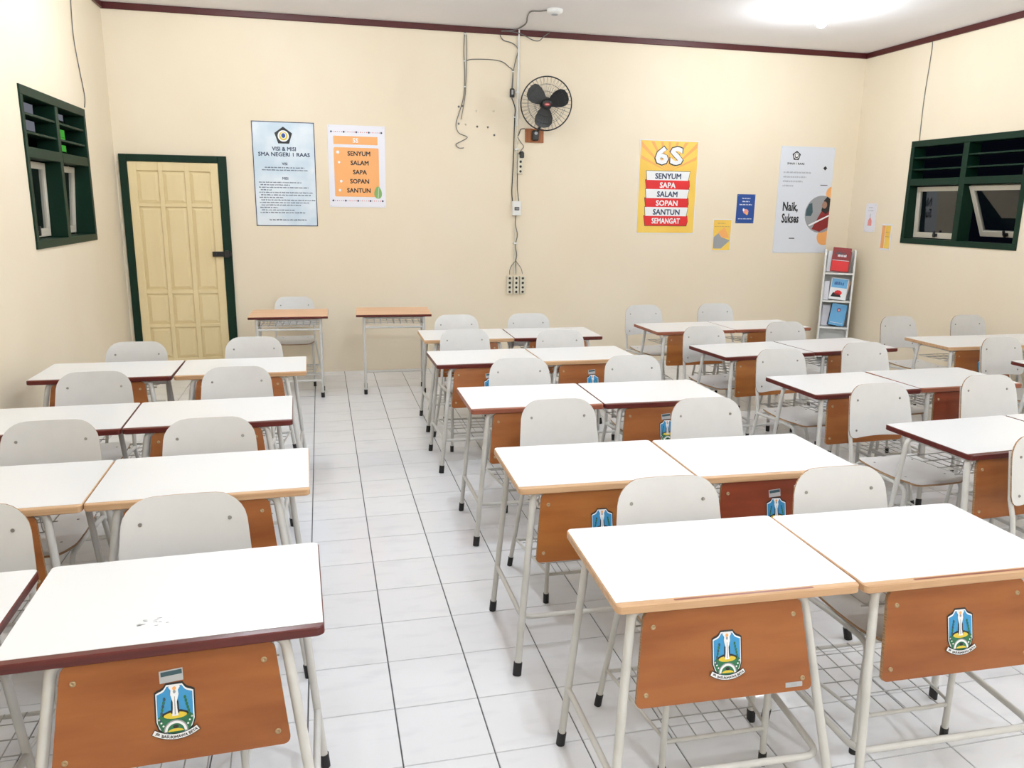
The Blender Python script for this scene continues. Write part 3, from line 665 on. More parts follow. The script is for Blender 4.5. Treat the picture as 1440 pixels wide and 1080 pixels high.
# ------------------------------------------------------------------ two orange-topped tables at the back wall
def make_table(front_bar):
    root = thing('side_table', '', 'table'); W, D, Z = .69, .50, .76
    b = MB(); b.bbox(-W/2, W/2, 0, D, Z - .006, Z, .002); tp = b.build('tabletop', 'orange_top', root)
    b = MB(); b.bbox(-W/2 - .001, W/2 + .001, -.001, D + .001, Z - .026, Z - .006, .003); b.build('edge_band', 'red_wood', tp)
    for s in (-1, 1):
        for y in (.035, .30):
            b = MB(); b.tube([(s*.275, y, .02), (s*.275, y, .735)], .013, 9); lg = b.build('leg', 'enamel', root)
            b = MB(); b.tube([(s*.275, y, 0), (s*.275, y, .045)], .0165, 9); b.build('rubber_foot', 'rubber', lg)
    bars = [((sx*.275, .035, z), (sx*.275, .30, z), .010) for sx in (-1, 1) for z in (.64, .10)]
    bars += [((-.275, .035, .635), (.275, .035, .635), .010), ((-.275, .30, .16), (.275, .30, .16), .010), ((-.275, .035, .722), (.275, .035, .722), .008)]
    if front_bar: bars.append(((-.275, .035, .16), (.275, .035, .16), .010))
    for p_, q_, r_ in bars: b = MB(); b.tube([p_, q_], r_, 8); b.build('frame_bar', 'enamel', root)
    b = MB()
    for k in range(9): x = -.24 + .06*k; b.tube(fillet([(x, .01, .728), (x, .02, .668), (x, .40, .66)], .02, 2), .003, 5)
    for y, z in ((.022, .667), (.14, .664), (.27, .661), (.40, .66)): b.tube([(-.26, y, z), (.26, y, z)], .003, 5)
    b.build('book_basket', 'steelwire', root)
    return root
t = make_table(True); t.location = (-.310, 7.21, 0); t['label'] = 'orange-topped table at the back wall nearest the door with a chair'; t['group'] = 'tables at the back wall'; t.rotation_euler = (0, 0, math.radians(-1))
t = make_table(False); t.location = (.632, 7.24, 0); t['label'] = 'orange-topped table at the back wall without a chair, wire basket showing'; t['group'] = 'tables at the back wall'; t.rotation_euler = (0, 0, math.radians(-3))

# ------------------------------------------------------------------ posters
def poster(name, label, x0, x1, z0, z1, sheet_mat, border=None, wall='back', tilt=0):
    if wall == 'back': t = thing(name, label, 'poster', ((x0+x1)/2, BY, (z0+z1)/2), 0)
    else: t = thing(name, label, 'poster', (RX, (x0+x1)/2, (z0+z1)/2), -PI/2)
    w_, h = abs(x1-x0), z1-z0; b = MB(); b.bbox(-w_/2, w_/2, -.005, -.0005, -h/2, h/2, .0008)
    b.build('sheet', border or sheet_mat, t)
    if border:
        b = MB(); b.poly([(-w_/2+.008, -h/2+.008), (w_/2-.008, -h/2+.008), (w_/2-.008, h/2-.008), (-w_/2+.008, h/2-.008)], -.0056); b.build('print_ground', sheet_mat, t)
    b = MB()
    for sx in (-1, 1):
        for sz in (-1, 1): b.lathe([(.004, -.0052), (.003, -.007)], 6, 0, 'y', (sx*(w_/2-.015), 0, sz*(h/2-.015)))
    b.build('tack', 'silver', t)
    return t, w_, h
def school_crest(b, cx, cz, r, y, dark, light, c1, c2):
    def pent(k, yy, mi): b.poly([(cx + r*k*math.sin(2*PI*i/5), cz + r*k*math.cos(2*PI*i/5)) for i in range(4, -1, -1)], yy, mi)
    pent(1.08, y, dark); b.disk(cx, cz, r*.66, r*.66, y - .0005, light, 20); b.disk(cx, cz, r*.5, r*.5, y - .001, c1, 20)
    b.disk(cx, cz + r*.05, r*.32, r*.36, y - .0015, light, 16); b.disk(cx, cz + r*.05, r*.24, r*.28, y - .002, c2, 12)
def dashes(b, x0, x1, z, h, y, mi, rnd, lead=False, center=False):
    # an illegible line of small print: word-sized blocks
    xs = []; x = x0
    while x < x1 - .005:
        w_ = rnd.uniform(.012, .042); w_ = min(w_, x1 - x); xs.append((x, x + w_)); x += w_ + .006
    for a, c in xs:
        n_ = max(2, int((c - a)/.0065)); st = (c - a)/n_
        for q in range(n_):
            hh = h*rnd.uniform(.65, 1.0); b.poly([(a+st*q, z), (a+st*(q+.78), z), (a+st*(q+.78), z+hh), (a+st*q, z+hh)], y, mi)
rnd = random.Random(3)
# vision and mission board
t, w_, h = poster('vision_poster', 'pale blue school vision board with pentagon crest beside the door', -.619, -.022, 1.518, 2.525, 'palesky', 'navyprint')
b = MB(); school_crest(b, 0, h/2 - .135, .082, -.0062, 0, 1, 2, 3); b.build('crest', ['blackprint', 'white', 'yellowprint', 'blueprint'], t)
b = MB(); y = -.0062
b.text('VISI & MISI', 0, h/2 - .257, 0, .036, y, 0, bold=.02); b.text('SMA NEGERI 1 RAAS', 0, h/2 - .310, .49, .036, y, 0, bold=.02, fit=True)
b.build('heading', 'navyprint', t); b = MB()
b.text('VISI', 0, h/2 - .40, 0, .024, y, 0, bold=.02); b.text('MISI', 0, h/2 - .54, 0, .024, y, 0, bold=.02)
dashes(b, -.19, .19, h/2 - .442, .011, y, 0, rnd); dashes(b, -.22, .22, h/2 - .466, .011, y, 0, rnd)
for k, L in enumerate((.62, .45, .72, .18, .78, .75, .36, .82, .72, .6, .26, .5, .66)):
    dashes(b, -.255 + (.015 if k % 2 else 0), -.255 + L*.66, h/2 - .585 - .0245*k, .011, y, 0, rnd)
dashes(b, -.17, .19, -h/2 + .056, .013, y, 0, rnd)
b.build('small_print', 'navyprint', t)['kind'] = 'stuff'
# orange 5S board
t, w_, h = poster('manners_poster', 'white poster with an orange field reading SENYUM, right of the vision board', .105, .672, 1.713, 2.515, 'lilacwhite')
b = MB(); y = -.0062
b.poly(rrect(-w_/2+.055, w_/2-.075, h/2-.185, h/2-.105, .006), y, 0); b.poly(rrect(-w_/2+.055, w_/2-.065, -h/2+.105, h/2-.215, .014), y, 0); b.build('orange_field', 'orangeprint', t)
b = MB()
for k, s_ in enumerate(('SENYUM', 'SALAM', 'SAPA', 'SOPAN', 'SANTUN')): b = MB(); b.text(s_, .0 + (.02, .025, .025, .02, .01)[k], h/2 - .272 - .0905*k, 0, .042, y - .0008, 0, bold=.012); b.build('word', 'blackprint', t)
b = MB(); b.text('5S', -.01, h/2 - .145, 0, .045, y - .0008, 0, bold=.03)
b.disk(-w_/2 + .095, h/2 - .262, .016, .016, y - .0008, 0, 12); b.disk(-w_/2 + .105, h/2 - .36, .012, .012, y - .0008, 0, 10); b.disk(-w_/2 + .12, h/2 - .545, .014, .014, y - .0008, 0, 10); b.disk(-w_/2 + .105, h/2 - .635, .013, .013, y - .0008, 0, 10)
b.build('white_print', 'white', t)
b = MB()
for zz in (h/2 - .065, -h/2 + .065):
    for k in range(25):
        x = -w_/2 + .035 + k*(w_ - .07)/24; r = .010 if k % 6 == 0 else .005; b.disk(x, zz, r, r, y, 0 if k % 6 == 0 else (1, 2, 3)[k % 3], 8)
b.build('dotted_border', ['navyprint', 'pink', 'greyprint', 'redprint'], t)
b = MB(); lf = [(w_/2 - .08 + .038*math.cos(a)*(1 - .25*math.sin(a)), -h/2 + .15 + .062*math.sin(a)) for a in [2*PI*q/18 for q in range(18)]]
b.poly(lf, y - .0012, 0); b.poly([(w_/2 - .082, -h/2 + .095), (w_/2 - .078, -h/2 + .095), (w_/2 - .072, -h/2 + .20), (w_/2 - .074, -h/2 + .20)], y - .0018, 1); b.build('leaf', ['leaflight', 'white'], t)
# 6S board
t, w_, h = poster('six_s_poster', 'yellow poster headed 6S with red and white word bars', 3.446, 4.150, 1.468, 2.482, 'amber', 'lilacwhite')
b = MB(); cx, cz = 0, h/2 - .34; y = -.0062
for k in range(9):
    a = PI*(.14 + .72*k/8); da = .045
    def edge_pt(a_):
        dx, dz = math.cos(a_), math.sin(a_); t_ = min((w_/2 - .02)/max(abs(dx), 1e-6), (h/2 - .02 - cz)/max(dz, 1e-6)); return (cx + dx*t_, cz + dz*t_)
    p1, p2 = edge_pt(a - da), edge_pt(a + da); b.poly([(cx, cz), p1, p2], y, 0)
b.build('sun_rays', 'ray', t)
b = MB()
for ch_, xx in (('6', -.088), ('S', .088)): b.text(ch_, xx, h/2 - .165, .178, .215, y - .0008, 0, fit=True, bold=.055); b.text(ch_, xx, h/2 - .165, .155, .192, y - .0016, 1, fit=True, bold=.03 + .012)
b.build('heading', ['blackprint', 'white'], t); b = MB()
for k, s_ in enumerate(('SENYUM', 'SAPA', 'SALAM', 'SOPAN', 'SANTUN', 'SEMANGAT')):
    z = h/2 - .385 - .0975*k; hw = .262; tl = .012; f = .053
    if k % 2 == 0: q = [(-hw+.012, z-f), (hw-.02, z-f), (hw, z+f), (-hw, z+f)]
    else: q = [(-hw+.012, z-f), (hw-.012, z-f), (hw+.002, z), (hw-.006, z+f), (-hw-.006, z+f)]
    b.poly([(a*1.02, c + (.005 if c > z else -.005)) for a, c in q], y - .0008 - .0002*k, 0); b.poly(q, y - .0024 - .0002*k, 1 if k % 2 == 0 else 2)
    b.text(s_, 0, z, .34 if k == 5 else 0, .058, y - .0042, 3 if k % 2 == 0 else 1, bold=.012)
    b.build('word_bar', ['blackprint', 'white', 'redprint', 'navyprint'], t); b = MB()
# white school banner
t, w_, h = poster('school_banner', 'tall white banner with crest, brush lettering and round photo near the corner', 5.182, 5.888, 1.253, 2.466, 'coolwhite')
b = MB(); y = -.0062; school_crest(b, -.15, h/2 - .105, .052, y, 0, 1, 0, 1); b.build('crest', ['blackprint', 'white'], t); b = MB()
b.text('SMAN 1 RAAS', -.15, h/2 - .192, .22, .022, y, 0, fit=True, bold=.02); b.build('heading', 'blackprint', t); b = MB()
b.poly([(w_/2 - .112, h/2 - .21), (w_/2 - .085, h/2 - .235), (w_/2 - .112, h/2 - .26), (w_/2 - .139, h/2 - .235)], y, 0); b.build('diamond', 'blackprint', t); b = MB()
b.poly([(w_/2 - .155, h/2 - .432), (w_/2 - .06, h/2 - .432), (w_/2 - .06, h/2 - .424), (w_/2 - .155, h/2 - .424)], y, 0); b.build('rule', 'blackprint', t); b = MB()
b.poly([(-.155, -h/2 + .165), (-.08, -h/2 + .165), (-.08, -h/2 + .175), (-.155, -h/2 + .175)], y, 0)
b.build('rule', 'blackprint', t); b = MB(); b.text('Naik,', -.17, -.08, .20, .125, y, 0, fit=True, bold=.031); b.build('word', 'blackprint', t); b = MB(); b.text('Sukses', -.16, -.205, .225, .11, y, 0, fit=True, bold=.031)
b.build('word', 'blackprint', t)
b = MB()
for k, (L, zz) in enumerate(((.36, .30), (.30, .35), (.26, .40), (.14, .45))): dashes(b, -w_/2 + .055, -w_/2 + .055 + L, h/2 - zz, .020, y, 0, rnd)
b.build('small_print', 'greyprint', t)['kind'] = 'stuff'
def clip_right(pts, xr):
    out = []
    for i in range(len(pts)):
        a, c = pts[i], pts[(i+1) % len(pts)]
        if a[0] <= xr: out.append(a)
        if (a[0] - xr) * (c[0] - xr) < 0: k = (xr - a[0])/(c[0] - a[0]); out.append((xr, a[1] + k*(c[1]-a[1])))
    return out
b = MB(); xr = w_/2 - .002
def circ(cx, cz, r, n_=36): return [(cx + r*math.cos(2*PI*k/n_), cz + r*math.sin(2*PI*k/n_)) for k in range(n_)]
b.poly(clip_right(circ(w_/2 + .01, .09, .075), xr), y, 0); b.build('orange_dot', 'orangeprint', t); b = MB(); b.poly(clip_right(circ(w_/2 - .04, -.42, .095), xr), y, 0)
b.build('orange_dot', 'orangeprint', t)
b = MB(); cx, cz, r = w_/2 - .11, -.155, .215
b.poly(clip_right(circ(cx, cz, r), xr), y - .0006, 0)
def inside(pts): return clip_right([(cx + a*r, cz + c*r) for a, c in pts], xr)
b.poly(inside([(-.95, -.1), (-.62, -.1), (-.52, .1), (-.6, .6), (-.78, .55), (-.93, .25)]), y - .0012, 3)
b.poly(inside([(-.5, -.80), (-.05, .05), (.15, .35), (.55, .3), (.52, -.1), (.5, -.7), (.0, -.95)]), y - .0018, 1)
b.poly(inside([(.0, .2), (.12, .75), (.3, .95), (.52, .8), (.52, .2), (.3, .0)]), y - .0024, 2)
b.disk(cx + .17*r, cz + .5*r, .035, .042, y - .003, 4, 12)
b.poly(inside([(-.75, -.58), (.5, -.02), (.5, -.1), (-.68, -.66)]), y - .0034, 5)
b.build('round_photo', ['greyphoto', 'darkred', 'blackprint', 'teal', 'skin', 'white'], t)
# four small flyers
def wp(px, py): p = on_back(px, py); return p.x, p.z
x0, z1 = wp(1003, 308); x1, z0 = wp(1026, 353)
t, w_, h = poster('small_flyer', 'small yellow flyer with grey shape right of the 6S poster', x0, x1, z0, z1, 'amber', 'lilacwhite')
b = MB(); b.poly([(-w_*.42, -h*.42), (-w_*.42, -.02), (-.03, .03), (.02, -.03), (w_*.45, -.06), (.0, -h*.42)], y, 0); b.poly([(-.05, .03), (.03, .09), (w_*.4, -.03), (.0, -.03)], y - .0006, 1)
dashes(b, -w_*.4, w_*.4, h*.26, .006, y, 2, rnd); dashes(b, -w_*.25, w_*.2, h*.36, .008, y, 2, rnd); b.build('print', ['greyphoto', 'orangeprint', 'skin'], t)
x0, z1 = wp(1037, 273); x1, z0 = wp(1059, 314)
t, w_, h = poster('small_flyer', 'small royal blue flyer with white and pink print', x0, x1, z0, z1, 'blueprint')
b = MB()
for k, L in enumerate((.45, .4, .7)): dashes(b, -w_*L/2, w_*L/2, h*.34 - .035*k, .014, y, 0, rnd)
b.disk(.005, -.03, .035, .028, y, 1, 10); b.disk(-.025, -.012, .012, .018, y - .0006, 0, 8); b.disk(.02, -.05, .018, .02, y - .0006, 2, 8)
dashes(b, -w_*.38, w_*.38, -h*.36, .010, y, 0, rnd); b.build('print', ['white', 'pink', 'orangeprint'], t)
t, w_, h = poster('small_flyer', 'small white flyer with a pink bottle drawing on the right wall', 8.10, 7.92, 1.515, 1.835, 'lilacwhite', wall='right')
b = MB(); b.poly([(-.035, -.09), (.035, -.09), (.03, -.03), (.008, .0), (-.008, .0), (-.03, -.03)], y, 0); b.poly([(-.004, 0), (.004, 0), (.004, .045), (-.004, .045)], y, 1)
dashes(b, -.045, .045, .075, .010, y, 1, rnd); dashes(b, -.035, .035, .11, .010, y, 1, rnd); b.build('print', ['pink', 'greyprint'], t)
t, w_, h = poster('small_flyer', 'small yellow and red striped flyer on the right wall below the white one', 7.80, 7.63, 1.325, 1.612, 'lilacwhite', wall='right')
b = MB(); b.poly([(-w_*.42, -h*.44), (-w_*.1, -h*.44), (-w_*.1, h*.44), (-w_*.42, h*.44)], y, 0); b.poly([(-w_*.06, -h*.44), (w_*.42, -h*.44), (w_*.42, h*.44), (-w_*.06, h*.44)], y, 1)
dashes(b, .0, w_*.3, .05, .01, y - .0006, 2, rnd); dashes(b, .0, w_*.35, .0, .01, y - .0006, 2, rnd); b.build('print', ['orangeprint', 'amber', 'skin'], t)

# ------------------------------------------------------------------ wall fan
cy = 8.12
pc = on_back(768.3, 146, cy)
p0 = on_back(751, 191)
fan = thing('wall_fan', 'black three-bladed wall fan with wire guard on a brown wooden board', 'fan', (p0.x, BY, p0.z))
b = MB(); b.bbox(-.10, .10, -.022, 0, -.07, .07, .003); b.build('mounting_board', 'brownwood', fan)
b = MB(); b.bbox(-.035, .035, -.075, -.022, -.052, .052, .010); b.build('bracket', 'black', fan)
b = MB(); b.lathe([(.018, -.085), (.016, -.075)], 10, 0, 'y', (0, 0, .02)); b.build('bracket_label', 'silver', fan)
C0 = pc - p0 - Vector((0, BY - p0.y, 0)); C0 = Vector((pc.x - p0.x, cy - BY, pc.z - p0.z))
b = MB(); b.tube(smooth_path([(.0, -.06, .03), (.03, -.10, .07), (C0.x*.75, -.13, C0.z*.6), (C0.x, C0.y + .10, C0.z - .02)]), .014, 10); b.build('arm', 'black', fan)
head = bpy.data.objects.new('fan_head', None)
# the fan looks slightly down into the room
nrm = Vector((-.12, -.97, -.20)).normalized(); xax = Vector((0, 0, 1)).cross(-nrm).normalized(); xax = (-nrm).cross(Vector((0, 0, 1))).normalized(); zax = xax.cross(-nrm).normalized()
HM = Matrix((xax, -nrm, zax)).transposed().to_4x4(); HM.translation = C0
b = MB(); b.xf = HM; b.lathe([(.0, .13), (.045, .125), (.062, .10), (.066, .05), (.05, .03)], 16, 0, 'y'); b.build('motor_housing', 'black', fan)
R_ = .262
b = MB(); b.xf = HM
b.tube([(R_*math.cos(a), 0, R_*math.sin(a)) for a in [2*PI*k/48 for k in range(48)]], .0065, 8, closed=True); b.build('guard_rim', 'black', fan)
for nm, sg in (('front_guard', -1), ('rear_guard', 1)):
    b = MB(); b.xf = HM
    for k in range(40):
        a = 2*PI*k/40
        b.tube([(rr*math.cos(a), sg*dd, rr*math.sin(a)) for rr, dd in ((.05, .055), (.12, .056), (.19, .045), (.235, .028), (R_, 0))], .0010, 4, cap=False)
    for rr, dd in ((.05, .055), (.12, .057), (.19, .046)):
        b.tube([(rr*math.cos(a), sg*dd, rr*math.sin(a)) for a in [2*PI*q/32 for q in range(32)]], .0014, 4, closed=True)
    b.build(nm, 'mesh', fan)
for k, a0 in enumerate((math.radians(128), math.radians(8), math.radians(248))):
    b = MB(); b.xf = HM @ Matrix.Rotation(-a0, 4, 'Y')
    # broad swept blade in x-z, pitched in y
    outl = [(.02, .030), (.05, .075), (.10, .115), (.15, .130), (.195, .115), (.225, .070), (.235, .020), (.225, -.020), (.20, -.040), (.15, -.052), (.09, -.045), (.03, -.03)]
    vt = [(x, -.022*(z/.10) + .0, z) for x, z in outl]; n_ = len(vt)
    b.add([(.12, .004, .015)] + vt, [(0, i+1, (i+1) % n_ + 1) for i in range(n_)], 0, True); b.add([(.12, .007, .015)] + [(x, yy + .003, z) for x, yy, z in vt], [(0, (i+1) % n_ + 1, i+1) for i in range(n_)], 0, True)
    b.add([v for v in vt] + [(x, yy + .003, z) for x, yy, z in vt], [(i, (i+1) % n_, n_ + (i+1) % n_, n_ + i) for i in range(n_)])
    b.build('blade', 'black', fan)
b = MB(); b.xf = HM; b.lathe([(.045, .03), (.047, -.01), (.04, -.03), (.0, -.038)], 16, 0, 'y'); b.build('hub', 'black', fan)
b = MB(); b.xf = HM; b.lathe([(.052, -.055), (.052, -.06), (.03, -.063), (.0, -.063)], 18, 0, 'y'); bd = b.build('guard_badge', 'black', fan)
b = MB(); b.xf = HM; b.disk(0, 0, .032, .018, -.0645, 0, 18); b.disk(0, .001, .022, .007, -.0650, 1, 14); b.build('logo', ['darkred', 'pink'], bd)

# ------------------------------------------------------------------ cables, conduit, sockets on the back wall
def wpath(pts, off=.008): return [Vector((on_back(px, py).x, BY - off, on_back(px, py).z)) for px, py in pts]
def cable(name, label, pts, r=.004, m='cablegrey', off=.008, sm=True, cat='cable', clips=()):
    b = MB(); P = wpath(pts, off)
    b.tube(smooth_path(P) if sm else P, r, 6)
    c = P[0]; t = thing(name, label, cat, tuple(c)); o = b.build('cord', m, t); o.location = -c
    for px, py in clips:
        q = wpath([(px, py)], 0)[0]; b = MB(); b.bbox(-.012, .012, -.018, 0, -.006, .006, .002); k = b.build('cable_clip', 'whiteplastic', t); k.location = q - c
    return t
b = MB(); P = wpath([(729.5, 40), (722.5, 386)], .014); b.tube([P[0], P[0]*.62 + P[1]*.38], .011, 8); 
cd_ = thing('conduit_pipe', 'thin white conduit pipe running down the back wall past the fan', 'pipe', tuple(P[0])); o = b.build('pipe', 'whiteplastic', cd_); o.location = -P[0]
for t0, t1 in ((.38, .685), (.78, 1)): b = MB(); b.tube([P[0]*(1-t0) + P[1]*t0, P[0]*(1-t1) + P[1]*t1], .007, 8); o = b.build('thin_pipe', 'ivory', cd_); o.location = -P[0]
for px, py in ((727, 130), (726, 210), (724, 342)):
    q = wpath([(px, py)], 0)[0]; b = MB(); b.bbox(-.022, .022, -.028, 0, -.008, .008, .002); k = b.build('pipe_clip', 'whiteplastic', cd_); k.location = q - P[0]
cable('wall_cable', 'looped grey cable hanging in a tangle left of the conduit', [(653.5, 40), (652, 70), (653, 95), (653, 122), (651, 140), (645, 160), (641, 175), (645, 187), (657, 193), (648, 199), (641, 203), (645, 208), (652, 208)], .0045, clips=((654, 48), (653.5, 86), (653, 122)))
cable('wall_cable', 'short cable beside the tangled one, ending bare at plaster holes', [(648, 39), (655, 48), (656, 80), (654.5, 122), (653, 140), (648, 168)], .004, off=.012)
cable('wall_cable', 'grey cable arching from the tangle across to the fan switch', [(655, 86), (664, 83.5), (690, 84), (706, 87), (715, 94), (721, 101), (720.5, 125)], .0045, clips=((721, 101),))
cable('wall_cable', 'cable drooping from the ceiling trim down to the fan switch', [(706, 44), (703, 50), (708, 57), (720, 61), (728, 70), (724, 88), (721, 104), (719.5, 124)], .0045, off=.012)
cable('wall_cable', 'cable sagging under the ceiling trim across the conduit', [(705, 44), (722, 46), (735, 50), (748, 57), (757, 58), (764, 52), (772, 46.5)], .005, off=.03)
cable('wall_cable', 'cable hugging the dark red ceiling trim left of the conduit', [(655, 40), (680, 41), (706, 43.5)], .004)
cable('wall_cable', 'thin wire running from the fan switch down beside the conduit', [(719.5, 138), (724, 152), (723.5, 166), (722, 210), (721, 240), (719.5, 268), (720.5, 283)], .005, 'black', clips=((723, 165),))
cable('wall_cable', 'thin black wire right of the conduit above the white breaker box', [(728, 215), (727, 250), (727, 266), (729, 283)], .004, 'black', off=.022)
cable('wall_cable', 'fan lead curling from the board to the conduit', [(738, 181), (732, 182), (729, 190), (726, 191)], .004, 'black')
cable('wall_cable', 'fan lead dropping from the board to the upper socket strip', [(727, 192), (732, 200), (736, 206), (733, 211), (731, 214)], .004, 'cablegrey')
cable('wall_cable', 'twisted cable from the breaker box down to the socket strips', [(725, 303), (724, 315), (727, 330), (724, 345), (726, 358), (724, 368)], .005, 'cablegrey', off=.02, clips=((724, 343),))
cable('wall_cable', 'cable branch to the left socket strip', [(723, 368), (717, 377), (716, 386)], .0035, 'cablegrey', off=.02)
cable('wall_cable', 'cable branch to the middle socket strip', [(724, 367), (725, 378), (725, 386)], .0035, 'cablegrey', off=.02)
cable('wall_cable', 'cable branch to the right socket strip', [(725, 367), (732, 377), (734, 385)], .0035, 'cablegrey', off=.02)
cable('wall_cable', 'cable stub running down from the cornice right of the conduit', [(752, 40), (752, 52)], .004, 'cablepale')
def side_cable(label, pts, x, side):
    P = [on_side(px, py, x) for px, py in pts]; P = [Vector((x - side*.006, p.y, p.z)) for p in P]; b = MB(); b.tube(smooth_path(P), .004, 6)
    o = b.build('wall_wire', 'cablegrey'); tag(o, label, 'wire'); return o
side_cable('thin wire down the left wall to the window corner', [(98, -3), (102, 50), (111, 100), (118, 135), (118, 151)], LX, -1)
side_cable('thin wire down the right wall to the window top', [(1308, 54), (1312, 60), (1308, 90), (1300, 140), (1293, 201)], RX, 1)
# switch hanging on the cable
q = wpath([(719.7, 131)], 0)[0]; t = thing('fan_switch', 'small black inline switch hanging left of the conduit', 'switch', tuple(q))
b = MB(); b.bbox(-.024, .024, -.03, -.002, -.045, .045, .008); b.build('body', 'black', t); b = MB(); b.bbox(-.01, .01, -.036, -.03, -.018, .028, .002); b.build('rocker', 'silver', t)
# upper strip with black plug
def strip(name, label, px, py, hw, hh, holes, grp=None):
    q = wpath([(px, py)], 0)[0]; t = thing(name, label, 'socket', tuple(q), 0, grp)
    b = MB(); b.bbox(-hw, hw, -.034, -.001, -hh, hh, .006); b.build('casing', 'ivory', t)
    for k in range(holes):
        z = hh - (k + .5) * 2*hh/holes; b = MB(); b.lathe([(.020, -.034), (.020, -.037), (.017, -.037), (.016, -.0345), (.0, -.0345)], 12, 0, 'y', (0, 0, z)); s_ = b.build('outlet', 'ivory', t)
        b = MB(); b.lathe([(.0135, -.0352), (.012, -.0356)], 10, 0, 'y', (0, 0, z)); b.build('socket_hole', 'hole', s_)
    return t
strip('socket_strip', 'ivory three-way socket strip with black plug under the fan', 731, 231, .03, .10, 4)
t = thing('power_plug', 'black power plug pushed into the upper socket strip', 'plug', tuple(wpath([(731.5, 216)], .037)[0]))
b = MB(); b.lathe([(.018, -.05), (.023, -.035), (.023, -.001)], 12, 0, 'y'); b.bbox(-.022, .022, -.06, -.03, -.05, .01, .008); b.build('plug_body', 'black', t)
for k, (px, nm) in enumerate(((715.8, 'leftmost'), (725, 'middle'), (734, 'rightmost'))):
    strip('socket_strip', 'ivory four-way socket strip, %s of the three low on the wall' % nm, px, 400.5, .031, .098, 4, 'lower socket strips')
q = wpath([(725, 293)], 0)[0]; t = thing('breaker_box', 'white breaker box with black switch on the conduit', 'box', tuple(q))
b = MB(); b.bbox(-.046, .046, -.06, -.001, -.075, .075, .006); b.build('casing', 'whiteplastic', t)
b = MB(); b.bbox(-.026, .026, -.066, -.06, -.02, .014, .002)
b.build('window_slot', 'black', t)
for k in range(3): b = MB(); b.bbox(-.018 + .014*k, -.008 + .014*k, -.074, -.066, -.012, .006, .001); b.build('switch_lever', 'greyphoto', t)

# ------------------------------------------------------------------ book rack in the corner
ry = 8.03; RA = -math.radians(33)
pc_ = on_back(1181, 372, ry); W = .335
zsh = [on_back(1180, py, ry).z for py in (384, 423, 460)]; zb = zsh[2] - (zsh[1]-zsh[2])
rk = thing('book_rack', 'narrow white magazine rack with open shelves in the right back corner', 'rack', (pc_.x, ry, 0), RA); hW = W/2
ztop = on_back(1163, 352, ry).z
for s in (-1, 1):
    b = MB(); b.prism([(0, 0), (.22, 0), (.22, ztop), (.06, ztop), (.02, ztop - .02), (0, ztop - .06)], -.009, .009); b.v = [Vector((v.y, v.x, v.z)) for v in b.v]
    o = b.build('side_panel', 'whiteplastic', rk); o.location = (s*(hW - .009), 0, 0)
for z in zsh + [zb, .06]:
    b = MB(); b.bbox(-hW + .018, hW - .018, .002, .21, z - .02, z, .002); b.build('shelf', 'whiteplastic', rk)
b = MB(); b.box(-hW + .018, hW - .018, .205, .215, .04, ztop - .02); b.build('back_panel', 'whiteplastic', rk)
def book(label, cat, cx, z, w_, h, th, lean_x, tilt, mats, deco, y=.05, name='book', grp='books in the corner rack'):
    t = thing(name, label, cat, (pc_.x + cx*math.cos(RA) - y*math.sin(RA), ry + cx*math.sin(RA) + y*math.cos(RA), z + .002 + w_/2*abs(math.sin(lean_x)) + th*abs(math.sin(tilt)) + (.004 if lean_x > .1 else 0)), 0, grp); t.rotation_euler = (tilt, lean_x, RA)
    b = MB(); b.bbox(-w_/2, w_/2, 0, th, 0, h, .001); b.build('cover', mats[0], t)
    b = MB(); b.box(-w_/2 + .003, w_/2 - .001, .002, th - .002, h - .0005, h + .0008); b.build('pages', 'white', t)
    if deco:
        b = MB(); deco(b, w_, h); b.build('cover_print', mats[1:], t)
    return t
def d1(b, w_, h): b.poly([(-w_*.46, .01), (w_*.46, .01), (w_*.46, h*.45), (-w_*.46, h*.45)], -.0008, 0); b.poly([(-w_*.46, h*.46), (w_*.46, h*.46), (w_*.46, h*.48), (-w_*.46, h*.48)], -.0008, 1); dashes(b, -w_*.2, w_*.3, h*.62, .03, -.0008, 1, rnd); dashes(b, -w_*.3, w_*.2, h*.72, .025, -.0008, 2, rnd)
book('red and black magazine face out on the top shelf of the rack', 'magazine', .0, zsh[0], .20, .28, .010, .07, -.12, ['darkred', 'redprint', 'white', 'teal'], d1, .06, 'magazine')
book('white booklet behind the red magazine, top shelf left', 'booklet', -.08, zsh[0], .12, .24, .008, .06, -.10, ['white'], None, .10, 'booklet')
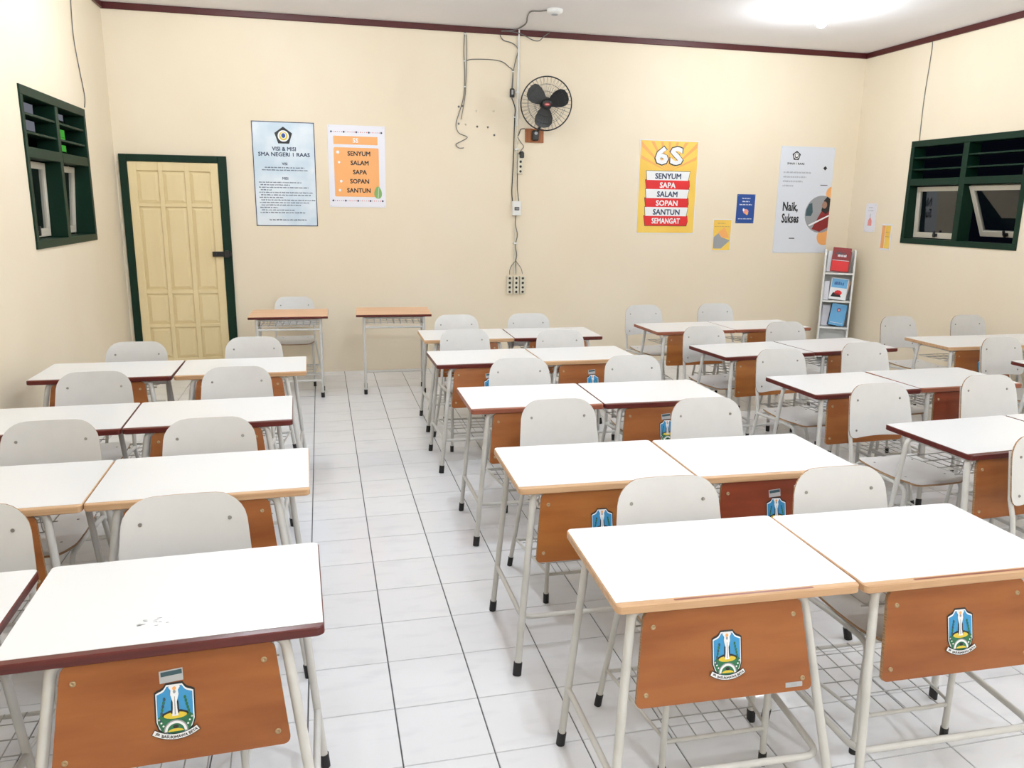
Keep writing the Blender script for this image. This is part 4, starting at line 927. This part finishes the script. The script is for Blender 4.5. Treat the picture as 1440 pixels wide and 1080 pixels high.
book('brown speckled book leaning at the right of the top shelf', 'book', .085, zsh[0], .06, .24, .02, .05, -.10, ['skin', 'ivory'], lambda b, w_, h: dashes(b, -.02, .02, h*.3, .02, -.0008, 0, rnd), .09)
def d2(b, w_, h): dashes(b, -w_*.3, w_*.25, h*.68, .04, -.0008, 0, rnd); b.disk(.0, h*.32, w_*.22, h*.12, -.0008, 1, 10); b.poly([(-w_*.4, .03), (w_*.2, .03), (w_*.1, .07), (-w_*.3, .08)], -.0008, 2); b.poly([(-w_*.45, h*.55), (w_*.45, h*.55), (w_*.45, h*.97), (-w_*.45, h*.97)], -.0004, 3)
book('light blue and white picture magazine face out on the second shelf', 'magazine', .01, zsh[1], .19, .25, .008, .08, -.12, ['white', 'blueprint', 'redprint', 'blackprint', 'lightblue'], d2, .05, 'magazine')
book('white box file at the left of the second shelf', 'file', -.115, zsh[1], .06, .22, .09, 0, 0, ['lilacwhite'], None, .07, 'box_file')
book('orange and white book slanting at the right of the second shelf', 'book', .07, zsh[1], .07, .22, .02, .20, -.05, ['orange_top', 'white'], lambda b, w_, h: b.poly([(-w_*.5, 0), (-w_*.3, 0), (-w_*.3, h), (-w_*.5, h)], -.0008, 0), .08)
def d3(b, w_, h): b.disk(.0, h*.72, .022, .026, -.0008, 0, 12); b.disk(.0, h*.72, .014, .017, -.0012, 1, 12); b.poly([(-w_*.4, .03), (w_*.4, .03), (w_*.4, .035), (-w_*.4, .035)], -.0008, 2)
book('bright blue report book leaning face out on the third shelf', 'book', .025, zsh[2], .17, .255, .015, .12, -.10, ['lightblue', 'blueprint', 'pink', 'white'], d3, .05)
book('black book leaning behind the bright blue one on the third shelf', 'book', -.02, zsh[2], .10, .26, .02, .13, -.08, ['black'], None, .085)
book('white paper folder at the left of the third shelf', 'folder', -.098, zsh[2], .09, .24, .02, .03, -.06, ['lilacwhite'], None, .11, 'folder')
t = thing('black_clip', 'small black clip lying on the lowest visible shelf of the rack', 'clip', (pc_.x + .01, ry + .07, zb + .001)); b = MB(); b.bbox(-.03, .03, 0, .04, 0, .05, .006); b.build('body', 'black', t)

bpy.context.view_layer.update()
